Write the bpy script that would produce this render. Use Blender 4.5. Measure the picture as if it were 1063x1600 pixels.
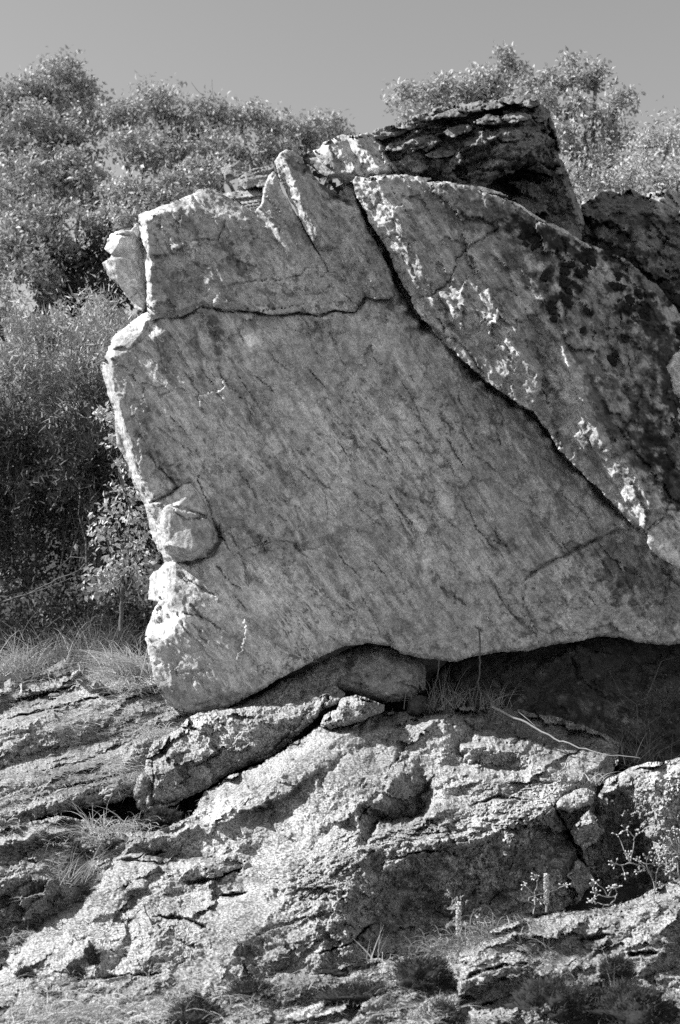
import bpy, math, random
import numpy as np
from concurrent.futures import ThreadPoolExecutor
from mathutils import Vector
from mathutils.geometry import delaunay_2d_cdt

for o in list(bpy.data.objects):
    bpy.data.objects.remove(o)
scene = bpy.context.scene
COL = scene.collection

# ------------------------------------------------------------------ camera
FPX = 2222.2                     # focal length in photograph pixels (50 mm on a 24x36 frame held upright)
PITCH = math.radians(10.2)
CAMZ = 1.6
cam = bpy.data.cameras.new('camera')
cam.sensor_fit = 'VERTICAL'; cam.sensor_height = 36.0; cam.lens = 50.0
cam.clip_start = 0.05; cam.clip_end = 600
cam.dof.use_dof = True; cam.dof.focus_distance = 10.8; cam.dof.aperture_fstop = 2.4
camo = bpy.data.objects.new('camera', cam); COL.objects.link(camo)
camo.location = (0, 0, CAMZ); camo.rotation_euler = (math.radians(90) + PITCH, 0, 0)
scene.camera = camo

# ------------------------------------------------------------------ sky and sun (monochrome film)
SUN_EL, SUN_AZ = math.radians(40), math.radians(267)     # azimuth clockwise from +Y: from the left, a little behind the face
world = bpy.data.worlds.new('World'); scene.world = world; world.use_nodes = True
wn = world.node_tree.nodes; wl = world.node_tree.links; wn.clear()
sky = wn.new('ShaderNodeTexSky'); sky.sky_type = 'NISHITA'; sky.sun_disc = False
sky.sun_elevation = SUN_EL; sky.sun_rotation = SUN_AZ; sky.altitude = 600; sky.air_density = 1.0; sky.dust_density = 0.3
bw = wn.new('ShaderNodeRGBToBW'); bg = wn.new('ShaderNodeBackground'); wo = wn.new('ShaderNodeOutputWorld')
bg.inputs['Strength'].default_value = 0.094
wl.new(sky.outputs[0], bw.inputs[0]); wl.new(bw.outputs[0], bg.inputs['Color']); wl.new(bg.outputs[0], wo.inputs[0])
sl = bpy.data.lights.new('sun', 'SUN'); sl.energy = 4.3; sl.angle = math.radians(0.53); sl.color = (1, 1, 1)
so = bpy.data.objects.new('sun', sl); COL.objects.link(so); so.location = (-20, 2, 25)
SDIR = Vector((math.sin(SUN_AZ) * math.cos(SUN_EL), math.cos(SUN_AZ) * math.cos(SUN_EL), math.sin(SUN_EL)))
so.rotation_euler = SDIR.to_track_quat('Z', 'Y').to_euler()

vs = scene.view_settings
vs.view_transform = 'Standard'; vs.look = 'None'; vs.exposure = 1.25; vs.gamma = 1.0; vs.use_curve_mapping = False
scene.render.engine = 'CYCLES'
scene.cycles.use_denoising = False
scene.cycles.max_bounces = 5; scene.cycles.diffuse_bounces = 3; scene.cycles.transmission_bounces = 2
scene.cycles.transparent_max_bounces = 4
scene.cycles.use_adaptive_sampling = True; scene.cycles.adaptive_threshold = 0.02

# ------------------------------------------------------------------ maths helpers
CT, ST = math.cos(PITCH), math.sin(PITCH)

def unproj(px, py, y):
    """photograph pixel at distance y (metres along +Y) -> world points"""
    u = (np.asarray(px, float) - 531.5) / FPX; v = (800.0 - np.asarray(py, float)) / FPX
    t = np.asarray(y, float) / (CT - v * ST)
    return np.stack([t * u, t * (CT - v * ST), CAMZ + t * (ST + v * CT)], -1)

def P3(px, py, y):
    return Vector(unproj(px, py, y).tolist())

def hash3(i, j, k, seed):
    h = (i.astype(np.uint32) * np.uint32(374761393) + j.astype(np.uint32) * np.uint32(668265263)
         + k.astype(np.uint32) * np.uint32(2147483647) + np.uint32((seed * 1274126177) & 0xffffffff))
    h = (h ^ (h >> np.uint32(13))) * np.uint32(1274126177)
    h = (h ^ (h >> np.uint32(16))) * np.uint32(2246822519)
    return h ^ (h >> np.uint32(15))

GR = np.array([(1,1,0),(-1,1,0),(1,-1,0),(-1,-1,0),(1,0,1),(-1,0,1),(1,0,-1),(-1,0,-1),
               (0,1,1),(0,-1,1),(0,1,-1),(0,-1,-1),(1,1,0),(-1,1,0),(0,-1,1),(0,-1,-1)], np.float32)

def _noise3(P, seed):
    I = np.floor(P).astype(np.int32); F = P - I
    W = F * F * F * (F * (F * 6 - 15) + 10)
    out = np.zeros(len(P), np.float32)
    hx = [((I[:, 0] + d).astype(np.uint32)) * np.uint32(374761393) for d in (0, 1)]
    hy = [((I[:, 1] + d).astype(np.uint32)) * np.uint32(668265263) for d in (0, 1)]
    hz = [((I[:, 2] + d).astype(np.uint32)) * np.uint32(2147483647) + np.uint32((seed * 1274126177) & 0xffffffff) for d in (0, 1)]
    fx, fy, fz = (np.ascontiguousarray(F[:, k]) for k in range(3))
    wx, wy, wz = (np.ascontiguousarray(W[:, k]) for k in range(3))
    for dx in (0, 1):
        for dy in (0, 1):
            hxy = hx[dx] + hy[dy]; wxy = (wx if dx else 1 - wx) * (wy if dy else 1 - wy)
            for dz in (0, 1):
                h = hxy + hz[dz]
                h = (h ^ (h >> np.uint32(13))) * np.uint32(1274126177)
                h = (h ^ (h >> np.uint32(16))) & np.uint32(15)
                out += (GX[h] * (fx - dx) + GY[h] * (fy - dy) + GZ[h] * (fz - dz)) * wxy * (wz if dz else 1 - wz)
    return out

GX, GY, GZ = (np.ascontiguousarray(GR[:, k]) for k in range(3))
POOL = ThreadPoolExecutor(4)

def noise3(P, seed=0):
    P = np.asarray(P, np.float32)
    if len(P) < 6000: return _noise3(P, seed)
    n = max(4, len(P) // 25000)
    return np.concatenate(list(POOL.map(lambda q: _noise3(q, seed), np.array_split(P, n))))

def fbm(P, octaves=4, seed=0, gain=0.5, lac=2.03):
    a, s = 1.0, np.zeros(len(P), np.float32); Q = np.array(P, np.float32)
    for o in range(octaves):
        s += a * noise3(Q, seed + o * 17); a *= gain; Q = Q * lac + 3.7
    return s

def ridged(P, octaves=4, seed=0, gain=0.5):
    a, s = 1.0, np.zeros(len(P), np.float32); Q = np.array(P, np.float32)
    for o in range(octaves):
        s += a * (1 - np.abs(noise3(Q, seed + o * 17)) * 2.2); a *= gain; Q = Q * 2.07 + 1.3
    return s

def sstep(x, a, b):
    t = np.clip((x - a) / (b - a), 0, 1); return t * t * (3 - 2 * t)

def seg_dist(px, py, line, closed=False, signed=False):
    """distance to a polyline, parameter along it (0..1); the sign is + on the right-hand side of travel (y down)"""
    n = len(line); best = np.full(px.shape, 1e9); sg = np.ones(px.shape); tt = np.zeros(px.shape)
    L = [math.dist(line[i], line[(i + 1) % n]) for i in range(n if closed else n - 1)]; tot = sum(L); acc = 0
    for i in range(n if closed else n - 1):
        ax, ay = line[i]; bx, by = line[(i + 1) % n]
        dx, dy = bx - ax, by - ay; l2 = dx * dx + dy * dy + 1e-9
        t = np.clip(((px - ax) * dx + (py - ay) * dy) / l2, 0, 1)
        d = np.hypot(px - ax - t * dx, py - ay - t * dy)
        m = d < best
        best = np.where(m, d, best); tt = np.where(m, (acc + t * L[i]) / tot, tt)
        if signed:
            sg = np.where(m, np.sign(dx * (py - ay) - dy * (px - ax)), sg)
        acc += L[i]
    return best, tt, sg

def inside(px, py, poly):
    c = np.zeros(px.shape, bool); n = len(poly)
    for i in range(n):
        x1, y1 = poly[i]; x2, y2 = poly[i - 1]
        if y1 == y2: continue
        c ^= ((y1 > py) != (y2 > py)) & (px < (x2 - x1) * (py - y1) / (y2 - y1) + x1)
    return c

def tin(px, py, lines):
    """piecewise-linear surface through control polylines [(x,y,d),...]; the segments are kept as creases"""
    pts, val, edges = [], [], []
    for ln in lines:
        for i, (x, y, d) in enumerate(ln):
            pts.append((x, y)); val.append(d)
            if i: edges.append((len(pts) - 2, len(pts) - 1))
    vo, _, fo, vorig, _, _ = delaunay_2d_cdt([Vector(p) for p in pts], edges, [], 0, 1e-4)
    vals = []
    for v, orig in zip(vo, vorig):
        if orig: vals.append(val[orig[0]])
        else: vals.append(min(((p[0]-v[0])**2 + (p[1]-v[1])**2, q) for p, q in zip(pts, val))[1])
    out = np.zeros(px.shape); done = np.zeros(px.shape, bool)
    for f in fo:
        a, b, c = (vo[f[0]], vo[f[1]], vo[f[2]])
        den = (b[1]-c[1])*(a[0]-c[0]) + (c[0]-b[0])*(a[1]-c[1])
        if abs(den) < 1e-6: continue
        w0 = ((b[1]-c[1])*(px-c[0]) + (c[0]-b[0])*(py-c[1])) / den
        w1 = ((c[1]-a[1])*(px-c[0]) + (a[0]-c[0])*(py-c[1])) / den
        m = (w0 >= -1e-6) & (w1 >= -1e-6) & (w0 + w1 <= 1 + 1e-6) & ~done
        out[m] = (w0*vals[f[0]] + w1*vals[f[1]] + (1-w0-w1)*vals[f[2]])[m]; done |= m
    if not done.all():
        rx, ry = px[~done], py[~done]
        num = np.zeros(rx.shape); de = np.zeros(rx.shape)
        for (x, y), q in zip(pts, val):
            w = 1.0 / ((rx-x)**2 + (ry-y)**2 + 1)**2; num += w*q; de += w
        out[~done] = num / de
    return out

def facets(px, py, cell, tilt, off, seed, ang=0.0, stretch=1.0):
    """angular broken planes: every cell of a ragged cell pattern gets a tilt and an offset of its own"""
    c, s = math.cos(ang), math.sin(ang)
    u = (px * c + py * s) / (cell * stretch); v = (-px * s + py * c) / cell
    wq = np.stack([u * 2.2, v * 2.2, np.full(u.shape, seed * .37)], -1)
    u = u + .16 * fbm(wq, 3, seed + 3); v = v + .16 * fbm(wq, 3, seed + 4)
    iu, iv = np.floor(u).astype(np.int32), np.floor(v).astype(np.int32)
    best = np.full(u.shape, 1e9); out = np.zeros(u.shape)
    for du in (-1, 0, 1):
        for dv in (-1, 0, 1):
            a, b = iu + du, iv + dv; z = np.zeros_like(a)
            r = [(hash3(a, b, z + k, seed) & np.uint32(4095)) / 4095.0 for k in range(5)]
            cu, cv = a + r[0], b + r[1]; d = (u - cu) ** 2 + (v - cv) ** 2; m = d < best
            val = cell * tilt * 2 * ((r[2] - .5) * (u - cu) + (r[3] - .5) * (v - cv)) * 2 + off * (r[4] - .5) * 2
            best = np.where(m, d, best); out = np.where(m, val, out)
    return out

# ------------------------------------------------------------------ objects
def props(o, label=None, cat=None, group=None, kind=None):
    if label: o['label'] = label
    if cat: o['category'] = cat
    if group: o['group'] = group
    if kind: o['kind'] = kind
    return o

def mesh_data(name, V, quads=None, tris=None, smooth=True, attrs=None):
    me = bpy.data.meshes.new(name)
    V = np.ascontiguousarray(V, np.float32)
    q = np.zeros((0, 4), np.int32) if quads is None else np.asarray(quads, np.int32).reshape(-1, 4)
    t = np.zeros((0, 3), np.int32) if tris is None else np.asarray(tris, np.int32).reshape(-1, 3)
    me.vertices.add(len(V)); me.vertices.foreach_set('co', V.ravel())
    nl = len(q) * 4 + len(t) * 3
    me.loops.add(nl); me.loops.foreach_set('vertex_index', np.concatenate([q.ravel(), t.ravel()]).astype(np.int32))
    me.polygons.add(len(q) + len(t))
    ls = np.concatenate([np.arange(len(q)) * 4, len(q) * 4 + np.arange(len(t)) * 3]).astype(np.int32)
    me.polygons.foreach_set('loop_start', ls)
    me.polygons.foreach_set('use_smooth', np.full(len(q) + len(t), smooth))
    for k, a in (attrs or {}).items():
        at = me.attributes.new(k, 'FLOAT', 'POINT'); at.data.foreach_set('value', np.ascontiguousarray(a, np.float32))
    me.update(calc_edges=True)
    me.validate()
    return me

def add(name, me, mat, parent=None, loc=(0, 0, 0)):
    o = bpy.data.objects.new(name, me); COL.objects.link(o); o.location = loc
    if mat and not me.materials: me.materials.append(mat)
    if parent: o.parent = parent
    return o

def empty(name, loc):
    o = bpy.data.objects.new(name, None); COL.objects.link(o); o.location = loc; o.empty_display_size = 0.1
    return o

def add_world(name, V, mat, parent=None, quads=None, tris=None, smooth=True, attrs=None):
    """mesh given in world coordinates; its origin goes to the middle of its foot"""
    V = np.asarray(V, float)
    if parent is not None:
        off = np.array(parent.matrix_basis.translation)
        if parent.parent: off = off + np.array(parent.parent.matrix_basis.translation)
        L = off
        return add(name, mesh_data(name, V - L, quads, tris, smooth, attrs), mat, parent)
    L = np.array([(V[:, 0].min() + V[:, 0].max()) / 2, (V[:, 1].min() + V[:, 1].max()) / 2, V[:, 2].min()])
    return add(name, mesh_data(name, V - L, quads, tris, smooth, attrs), mat, None, L)

# ------------------------------------------------------------------ materials (grey: the photograph is monochrome)
class NT:
    def __init__(self, name):
        self.m = bpy.data.materials.new(name); self.m.use_nodes = True
        self.n = self.m.node_tree.nodes; self.l = self.m.node_tree.links; self.n.clear()
        self.out = self.n.new('ShaderNodeOutputMaterial')
        self.geo = self.n.new('ShaderNodeNewGeometry')
    def set(self, sock, v):
        if isinstance(v, bpy.types.NodeSocket): self.l.new(v, sock)
        else: sock.default_value = v
    def math(self, op, a, b=0.0, c=None):
        nd = self.n.new('ShaderNodeMath'); nd.operation = op
        self.set(nd.inputs[0], a); self.set(nd.inputs[1], b)
        if c is not None: self.set(nd.inputs[2], c)
        return nd.outputs[0]
    def ramp(self, v, a, b, lo=0.0, hi=1.0):
        nd = self.n.new('ShaderNodeMapRange'); nd.interpolation_type = 'SMOOTHSTEP'
        self.set(nd.inputs[0], v)
        for i, x in enumerate((a, b, lo, hi)): self.set(nd.inputs[i + 1], x)
        return nd.outputs[0]
    def mixf(self, f, a, b):
        nd = self.n.new('ShaderNodeMix'); nd.data_type = 'FLOAT'
        self.set(nd.inputs[0], f); self.set(nd.inputs[2], a); self.set(nd.inputs[3], b)
        return nd.outputs[0]
    def coords(self, rot=(0, 0, 0), scale=(1, 1, 1)):
        mp = self.n.new('ShaderNodeMapping'); mp.vector_type = 'TEXTURE'
        mp.inputs['Rotation'].default_value = rot; mp.inputs['Scale'].default_value = scale
        self.l.new(self.geo.outputs['Position'], mp.inputs['Vector'])
        return mp.outputs[0]
    def noise(self, scale, detail=4, rough=0.55, vec=None, dist=0.0):
        nd = self.n.new('ShaderNodeTexNoise'); nd.inputs['Scale'].default_value = scale
        nd.inputs['Detail'].default_value = detail; nd.inputs['Roughness'].default_value = rough
        nd.inputs['Distortion'].default_value = dist
        self.l.new(vec or self.geo.outputs['Position'], nd.inputs['Vector'])
        return nd.outputs[0]
    def voro(self, scale, vec=None, rand=1.0):
        nd = self.n.new('ShaderNodeTexVoronoi'); nd.inputs['Scale'].default_value = scale
        nd.inputs['Randomness'].default_value = rand
        self.l.new(vec or self.geo.outputs['Position'], nd.inputs['Vector'])
        return nd
    def attr(self, name):
        nd = self.n.new('ShaderNodeAttribute'); nd.attribute_name = name; return nd.outputs['Fac']
    def warp(self, amt, scale):
        nz = self.n.new('ShaderNodeTexNoise'); nz.inputs['Scale'].default_value = scale; nz.inputs['Detail'].default_value = 4
        self.l.new(self.geo.outputs['Position'], nz.inputs['Vector'])
        sc = self.n.new('ShaderNodeVectorMath'); sc.operation = 'SCALE'; sc.inputs['Scale'].default_value = amt
        self.l.new(nz.outputs['Color'], sc.inputs[0])
        ad = self.n.new('ShaderNodeVectorMath'); ad.operation = 'ADD'
        self.l.new(self.geo.outputs['Position'], ad.inputs[0]); self.l.new(sc.outputs[0], ad.inputs[1])
        return ad.outputs[0]
    def finish(self, val, rough=0.85, height=None, bump=0.4, dist=0.02, spec=0.25, transl=None):
        bs = self.n.new('ShaderNodeBsdfPrincipled')
        cmb = self.n.new('ShaderNodeCombineColor')
        for i in range(3): self.set(cmb.inputs[i], val)
        self.l.new(cmb.outputs[0], bs.inputs['Base Color'])
        bs.inputs['Roughness'].default_value = rough; bs.inputs['Specular IOR Level'].default_value = spec
        if height is not None:
            b = self.n.new('ShaderNodeBump'); b.inputs['Strength'].default_value = bump; b.inputs['Distance'].default_value = dist
            self.l.new(height, b.inputs['Height']); self.l.new(b.outputs[0], bs.inputs['Normal'])
        sh = bs.outputs[0]
        if transl:
            t = self.n.new('ShaderNodeBsdfTranslucent'); self.l.new(cmb.outputs[0], t.inputs['Color'])
            mx = self.n.new('ShaderNodeMixShader'); mx.inputs[0].default_value = transl
            self.l.new(sh, mx.inputs[1]); self.l.new(t.outputs[0], mx.inputs[2]); sh = mx.outputs[0]
        self.l.new(sh, self.out.inputs['Surface'])
        return self.m

FOL = math.radians(57)          # foliation of the boulder dips to the right

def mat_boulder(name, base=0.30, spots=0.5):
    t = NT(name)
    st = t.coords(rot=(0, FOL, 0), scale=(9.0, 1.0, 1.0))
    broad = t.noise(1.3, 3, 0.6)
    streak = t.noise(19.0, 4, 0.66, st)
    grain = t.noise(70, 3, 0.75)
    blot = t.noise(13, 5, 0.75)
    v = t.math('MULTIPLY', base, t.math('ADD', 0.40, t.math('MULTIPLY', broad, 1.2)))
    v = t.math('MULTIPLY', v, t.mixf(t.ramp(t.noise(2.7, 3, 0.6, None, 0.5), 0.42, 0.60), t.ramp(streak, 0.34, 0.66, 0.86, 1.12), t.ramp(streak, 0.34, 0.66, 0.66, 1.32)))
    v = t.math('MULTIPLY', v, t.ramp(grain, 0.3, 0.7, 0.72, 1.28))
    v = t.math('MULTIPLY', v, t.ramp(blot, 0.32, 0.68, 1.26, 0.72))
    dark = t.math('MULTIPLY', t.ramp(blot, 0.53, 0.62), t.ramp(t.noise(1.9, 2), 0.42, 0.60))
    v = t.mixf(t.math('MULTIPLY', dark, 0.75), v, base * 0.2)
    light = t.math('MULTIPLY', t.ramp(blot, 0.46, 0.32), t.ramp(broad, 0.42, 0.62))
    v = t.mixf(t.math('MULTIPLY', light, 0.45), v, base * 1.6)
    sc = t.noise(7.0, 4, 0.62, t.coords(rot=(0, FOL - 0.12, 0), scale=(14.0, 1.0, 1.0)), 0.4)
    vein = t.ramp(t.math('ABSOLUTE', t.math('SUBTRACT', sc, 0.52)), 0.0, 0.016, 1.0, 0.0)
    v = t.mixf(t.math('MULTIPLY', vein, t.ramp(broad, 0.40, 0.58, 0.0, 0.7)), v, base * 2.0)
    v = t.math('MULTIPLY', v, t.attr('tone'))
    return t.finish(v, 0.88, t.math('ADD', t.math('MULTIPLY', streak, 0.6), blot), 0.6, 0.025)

def mat_crust(name, base=0.42, dark=0.10, speck=0.55, scale=1.0):
    """sunlit schist grown over with crusty pale lichen and dark grains"""
    t = NT(name)
    broad = t.noise(1.7, 4, 0.6)
    grain = t.noise(75 * scale, 4, 0.75)
    vo = t.voro(30 * scale, t.warp(0.05, 26))
    mask = t.ramp(t.noise(2.6, 3, 0.6), 0.40, 0.62)
    pit = t.math('MULTIPLY', t.ramp(vo.outputs['Distance'], 0.24, 0.44, 1.0, 0.0), mask)
    blot = t.ramp(t.noise(8, 5, 0.8), 0.53, 0.64)
    v = t.math('MULTIPLY', base, t.math('ADD', 0.45, t.math('MULTIPLY', broad, 1.1)))
    v = t.math('MULTIPLY', v, t.ramp(grain, 0.34, 0.66, 0.25, 1.7))
    v = t.mixf(t.math('MULTIPLY', blot, 0.6), v, dark * 1.3)
    v = t.mixf(t.math('MULTIPLY', pit, speck), v, dark)
    v = t.math('MULTIPLY', v, t.attr('tone'))
    return t.finish(v, 0.92, grain, 0.6, 0.006, 0.15)

def mat_simple(name, base, var=0.5, scale=12, rough=0.8, transl=None, spec=0.2, bump=None):
    t = NT(name)
    nz = t.noise(scale, 5, 0.65)
    v = t.math('MULTIPLY', base, t.math('ADD', 1 - var, t.math('MULTIPLY', nz, 2 * var)))
    return t.finish(v, rough, nz if bump else None, bump or 0, 0.02, spec, transl)

def mat_leaf(name, base, transl=0.18, rough=0.55, spec=0.3):
    t = NT(name)
    v = t.math('MULTIPLY', base, t.math('ADD', 0.65, t.math('MULTIPLY', t.geo.outputs['Random Per Island'], 0.7)))
    return t.finish(v, rough, None, 0, 0.02, spec, transl)

M_B = mat_boulder('shaded_schist', 0.40)
M_BD = mat_boulder('weathered_schist', 0.17, 0.8)
M_C = mat_crust('lichen_crust', 0.285, 0.05, 0.85)
M_CS = mat_crust('mossy_crust', 0.28, 0.05, 0.8)
M_G = mat_crust('slope_rock', 0.26, 0.06, 0.7, 1.0)
M_SH = mat_boulder('shade_dark_rock', 0.05, 0.9)  # rock colour set near black to deepen the shade under the boulder
M_MOSS = mat_simple('moss', 0.028, 0.5, 40, 0.95, None, 0.1)
M_SOIL = mat_simple('soil', 0.09, 0.5, 9, 0.95, None, 0.1, 0.7)
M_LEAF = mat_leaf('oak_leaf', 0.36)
M_LEAFD = mat_leaf('shade_dark_leaf', 0.05)  # darkened leaf: shade of the undergrowth put into the colour
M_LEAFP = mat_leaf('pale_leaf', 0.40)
M_BROOM = mat_leaf('broom_stem', 0.10, 0.2, 0.6, 0.3)
M_BARK = mat_simple('bark', 0.10, 0.5, 25, 0.9, None, 0.2, 0.6)
M_TWIG = mat_simple('pale_twig', 0.24, 0.4, 30, 0.85)
M_DRY = mat_leaf('dry_grass', 0.40, 0.3, 0.6, 0.3)
M_GRASS = mat_leaf('grass_blade', 0.20, 0.3, 0.5, 0.4)
M_SEED = mat_simple('seed_head', 0.45, 0.4, 60, 0.8)

RAMP, PER = 0.6, 48.0
# ------------------------------------------------------------------ rock relief builder
def relief(name, outline, depth, mat, parent=None, step=2.0, jitter=2.0, edge=8.0, edge_d=0.10, thick=1.0,
           amp=0.02, freq=3.0, octs=6, aniso=None, crust=0.0, crust_f=22.0, grooves=(), steps=(), rough=(), tone=(),
           smooth=True, shrink=(0.995, 0.97, 0.88, 0.55), seed=1, gain=0.5, strata=None, warp=5.0, flake=0.0, soft=None, bumps=(), facet=(), calm=(), bs=0.0):
    xs = [p[0] for p in outline]; ys = [p[1] for p in outline]
    gx = np.arange(min(xs) - 6, max(xs) + 6, step); gy = np.arange(min(ys) - 6, max(ys) + 6, step)
    PX, PY = np.meshgrid(gx, gy); px, py = PX.ravel(), PY.ravel()
    J = np.stack([px / 26, py / 26, np.full(px.shape, seed * 3.1)], -1)
    jx = jitter * (1.5 * noise3(J, seed) + 0.8 * noise3(J * 3.1, seed + 5) + 0.5 * noise3(J * 7.3, seed + 6))
    jy = jitter * (1.5 * noise3(J, seed + 9) + 0.8 * noise3(J * 3.1, seed + 7) + 0.5 * noise3(J * 7.3, seed + 8))
    wx, wy = px + jx, py + jy
    sd, _, _ = seg_dist(wx, wy, outline, True)
    ins = inside(wx, wy, outline); sd = np.where(ins, sd, -sd)
    H, Wd = PX.shape
    insg = ins.reshape(H, Wd)
    sdg = sd.reshape(H, Wd); gyv, gxv = np.gradient(sdg, step)
    qm = insg[:-1, :-1] & insg[1:, :-1] & insg[:-1, 1:] & insg[1:, 1:]
    idx = np.arange(H * Wd).reshape(H, Wd)
    Q = np.stack([idx[:-1, :-1][qm], idx[1:, :-1][qm], idx[1:, 1:][qm], idx[:-1, 1:][qm]], -1)
    used = np.unique(Q); remap = np.full(H * Wd, -1); remap[used] = np.arange(len(used)); Q = remap[Q]
    px, py, sd, J = px[used], py[used], sd[used], J[used]
    gxv, gyv = gxv.ravel()[used], gyv.ravel()[used]
    if warp:                                   # ragged creases: look the facets up at slightly displaced places
        wq = np.stack([px / 30, py / 30, np.full(px.shape, seed * 1.7)], -1)
        wy_ = warp * 1.6 * fbm(wq, 4, seed + 90, .6)
        D = depth(px + warp * 1.6 * fbm(wq, 4, seed + 80, .6), py + wy_) + bs * wy_
    else:
        D = depth(px, py)
    B = unproj(px, py, D)
    if aniso:                                  # stretch the relief along a direction in the picture plane
        ang, k = aniso; c, s = math.cos(ang), math.sin(ang)
        a = B[:, 0] * c - B[:, 2] * s; b = B[:, 0] * s + B[:, 2] * c
        N = np.stack([a / k, B[:, 1] * 0.7, b], -1)
    else:
        N = B
    Dd = D + amp * fbm(N * freq, octs, seed + 20, gain) * 1.6
    wob = 3.0 * noise3(J * 2.2, seed + 50) + 1.8 * noise3(J * 6.0, seed + 51)
    wob2 = 3.0 * noise3(J * 2.2, seed + 52) + 1.8 * noise3(J * 6.0, seed + 53)
    for (cell, tilt, off_, fa, fs) in facet:
        Dd += facets(px + 1.6 * wob, py + 1.6 * wob2, cell, tilt, off_, seed + int(cell), fa, fs)
    if flake:                                  # thin exfoliation scales with chipped edges
        for kf, (ff, hh) in enumerate(((1.1, 1.0), (2.6, .6), (6.0, .35))):
            q = fbm(N * ff, 5, seed + 100 + kf * 7, .55) * 5.0; fr = q - np.floor(q)
            Dd += flake * hh * (sstep(fr, .86, .98) - fr)
    for (ang, f, h, sharp) in (strata or ()):  # laminae: stepped ledges
        c, s = math.cos(ang), math.sin(ang)
        q = (B[:, 0] * s + B[:, 2] * c) * f + 0.9 * fbm(B * 0.9, 3, seed + 31) + 0.25 * fbm(B * 6, 3, seed + 32)
        fr = q - np.floor(q); cell = np.floor(q)
        rnd = (hash3(cell.astype(np.int64), np.zeros(len(q), np.int64), np.zeros(len(q), np.int64), seed) & np.uint32(1023)) / 1023.0
        Dd += h * (rnd - 0.5) * 1.2 + h * 0.8 * (1 - np.clip(fr * sharp, 0, 1)) * sstep(fbm(B * 1.6, 2, seed + 33), -0.3, 0.2)
    if crust:
        cr = np.abs(fbm(B * crust_f, 4, seed + 40, 0.62)); Dd += -crust * cr * 2.0 * (0.35 + sstep(fbm(B * 1.7, 3, seed + 44), -0.35, 0.3))
    if calm:                                   # worn smooth parts
        cm = np.zeros(px.shape)
        for line, w_ in calm:
            d, _, _ = seg_dist(px, py, line); cm = np.maximum(cm, sstep(d + w_ * .8 * fbm(wq * 1.3, 3, seed + 95), w_ * 1.3, w_ * .5))
        Dd = D + (Dd - D) * (1 - .78 * cm)
    T = np.ones(px.shape)
    def near(line, pad):
        lx = [p[0] for p in line]; ly = [p[1] for p in line]
        return np.nonzero((px > min(lx) - pad) & (px < max(lx) + pad) & (py > min(ly) - pad) & (py < max(ly) + pad))[0]
    gvar = np.clip(.75 + 1.5 * noise3(J * 1.2, seed + 55), .25, 2.2)
    for g in grooves:                          # (polyline, half width px, depth m)
        i = near(g[0], g[1] * 4 + 8)
        d, t, _ = seg_dist(px[i] + wob[i], py[i] + wob2[i], g[0])
        taper = np.clip(np.minimum(t, 1 - t) * 7, 0.15, 1)
        w = g[1] * .7 * taper * gvar[i]
        Dd[i] += g[2] * taper * np.exp(-(d / np.maximum(w, .6)) ** 2)
    for s_ in steps:                           # (polyline, height m towards the viewer on the right-hand side, width px, fade px)
        i = near(s_[0], s_[3] * 4)
        d, t, sg = seg_dist(px[i] + wob[i], py[i] + wob2[i], s_[0], False, True)
        x = d * sg; taper = np.clip(np.minimum(t, 1 - t) * 6, 0, 1)
        Dd[i] += -s_[1] * taper * sstep(x, -s_[2], s_[2]) * np.exp(-np.maximum(x, 0) / s_[3]) * (d < s_[3] * 4)
    for r_ in rough:                           # (polyline, half width px, amplitude m, frequency): broken rough streaks
        i = near(r_[0], r_[1] * 2 + 10)
        d, t, _ = seg_dist(px[i] + 2.5 * wob[i], py[i] + 2.5 * wob2[i], r_[0])
        m = sstep(d, r_[1] * 1.5, r_[1] * .4) * np.clip(np.minimum(t, 1 - t) * 8, 0, 1)
        Dd[i] += r_[2] * m * (fbm(N[i] * r_[3] * 1.4, 5, seed + 60, .62) * .9 + .35 * fbm(B[i] * r_[3] * 2.6, 3, seed + 62, .6))
    for r_ in bumps:                           # (polyline, half width px, amplitude m, frequency): knobbly growth
        i = near(r_[0], r_[1] * 2.5)
        d, t, _ = seg_dist(px[i], py[i], r_[0])
        Dd[i] += -r_[2] * np.exp(-(d / r_[1]) ** 2) * np.abs(fbm(B[i] * r_[3], 5, seed + 61, .62)) * 1.8
    tq = fbm(np.stack([px, py, 0 * px], -1) / 17, 4, seed + 70, .6) if tone else None
    for t_ in tone:                            # (polyline or polygon centre line, half width, factor): stains, lichen, fresh rock
        i = near(t_[0], t_[1] * 2.4 + 8)
        d, t, _ = seg_dist(px[i] + 2 * wob[i], py[i] + 2 * wob2[i], t_[0])
        m = sstep(d + t_[1] * 1.1 * tq[i], t_[1] * 1.1, t_[1] * 0.6)
        T[i] *= 1 + (t_[2] - 1) * m
    if edge > 0:
        q = 1 - np.clip(sd / edge, 0, 1)
        roll = edge_d * (1 - np.sqrt(np.maximum(1 - q * q, 0)))
        if soft: roll = roll * sstep(seg_dist(px, py, soft)[0], 8, 26)
        Dd += roll
    # boundary edges
    E = np.concatenate([Q[:, [0, 1]], Q[:, [1, 2]], Q[:, [2, 3]], Q[:, [3, 0]]])
    n = len(used); key = E[:, 0] * n + E[:, 1]; rkey = E[:, 1] * n + E[:, 0]
    bE = E[~np.isin(key, rkey)]
    bv = np.unique(bE)
    # snap the rim to the outline
    ux, uy = px.copy(), py.copy()
    gxu, gyu = gxv[bv], gyv[bv]; gl = np.hypot(gxu, gyu) + 1e-6
    mv = np.clip(sd[bv], 0, 1.3 * step)
    ux[bv] -= gxu / gl * mv; uy[bv] -= gyu / gl * mv
    ud = Dd
    V = [unproj(ux, uy, ud)]; tn = [T]
    cx, cy = ux[bv].mean(), uy[bv].mean(); ymax = ud[bv].mean()
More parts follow.
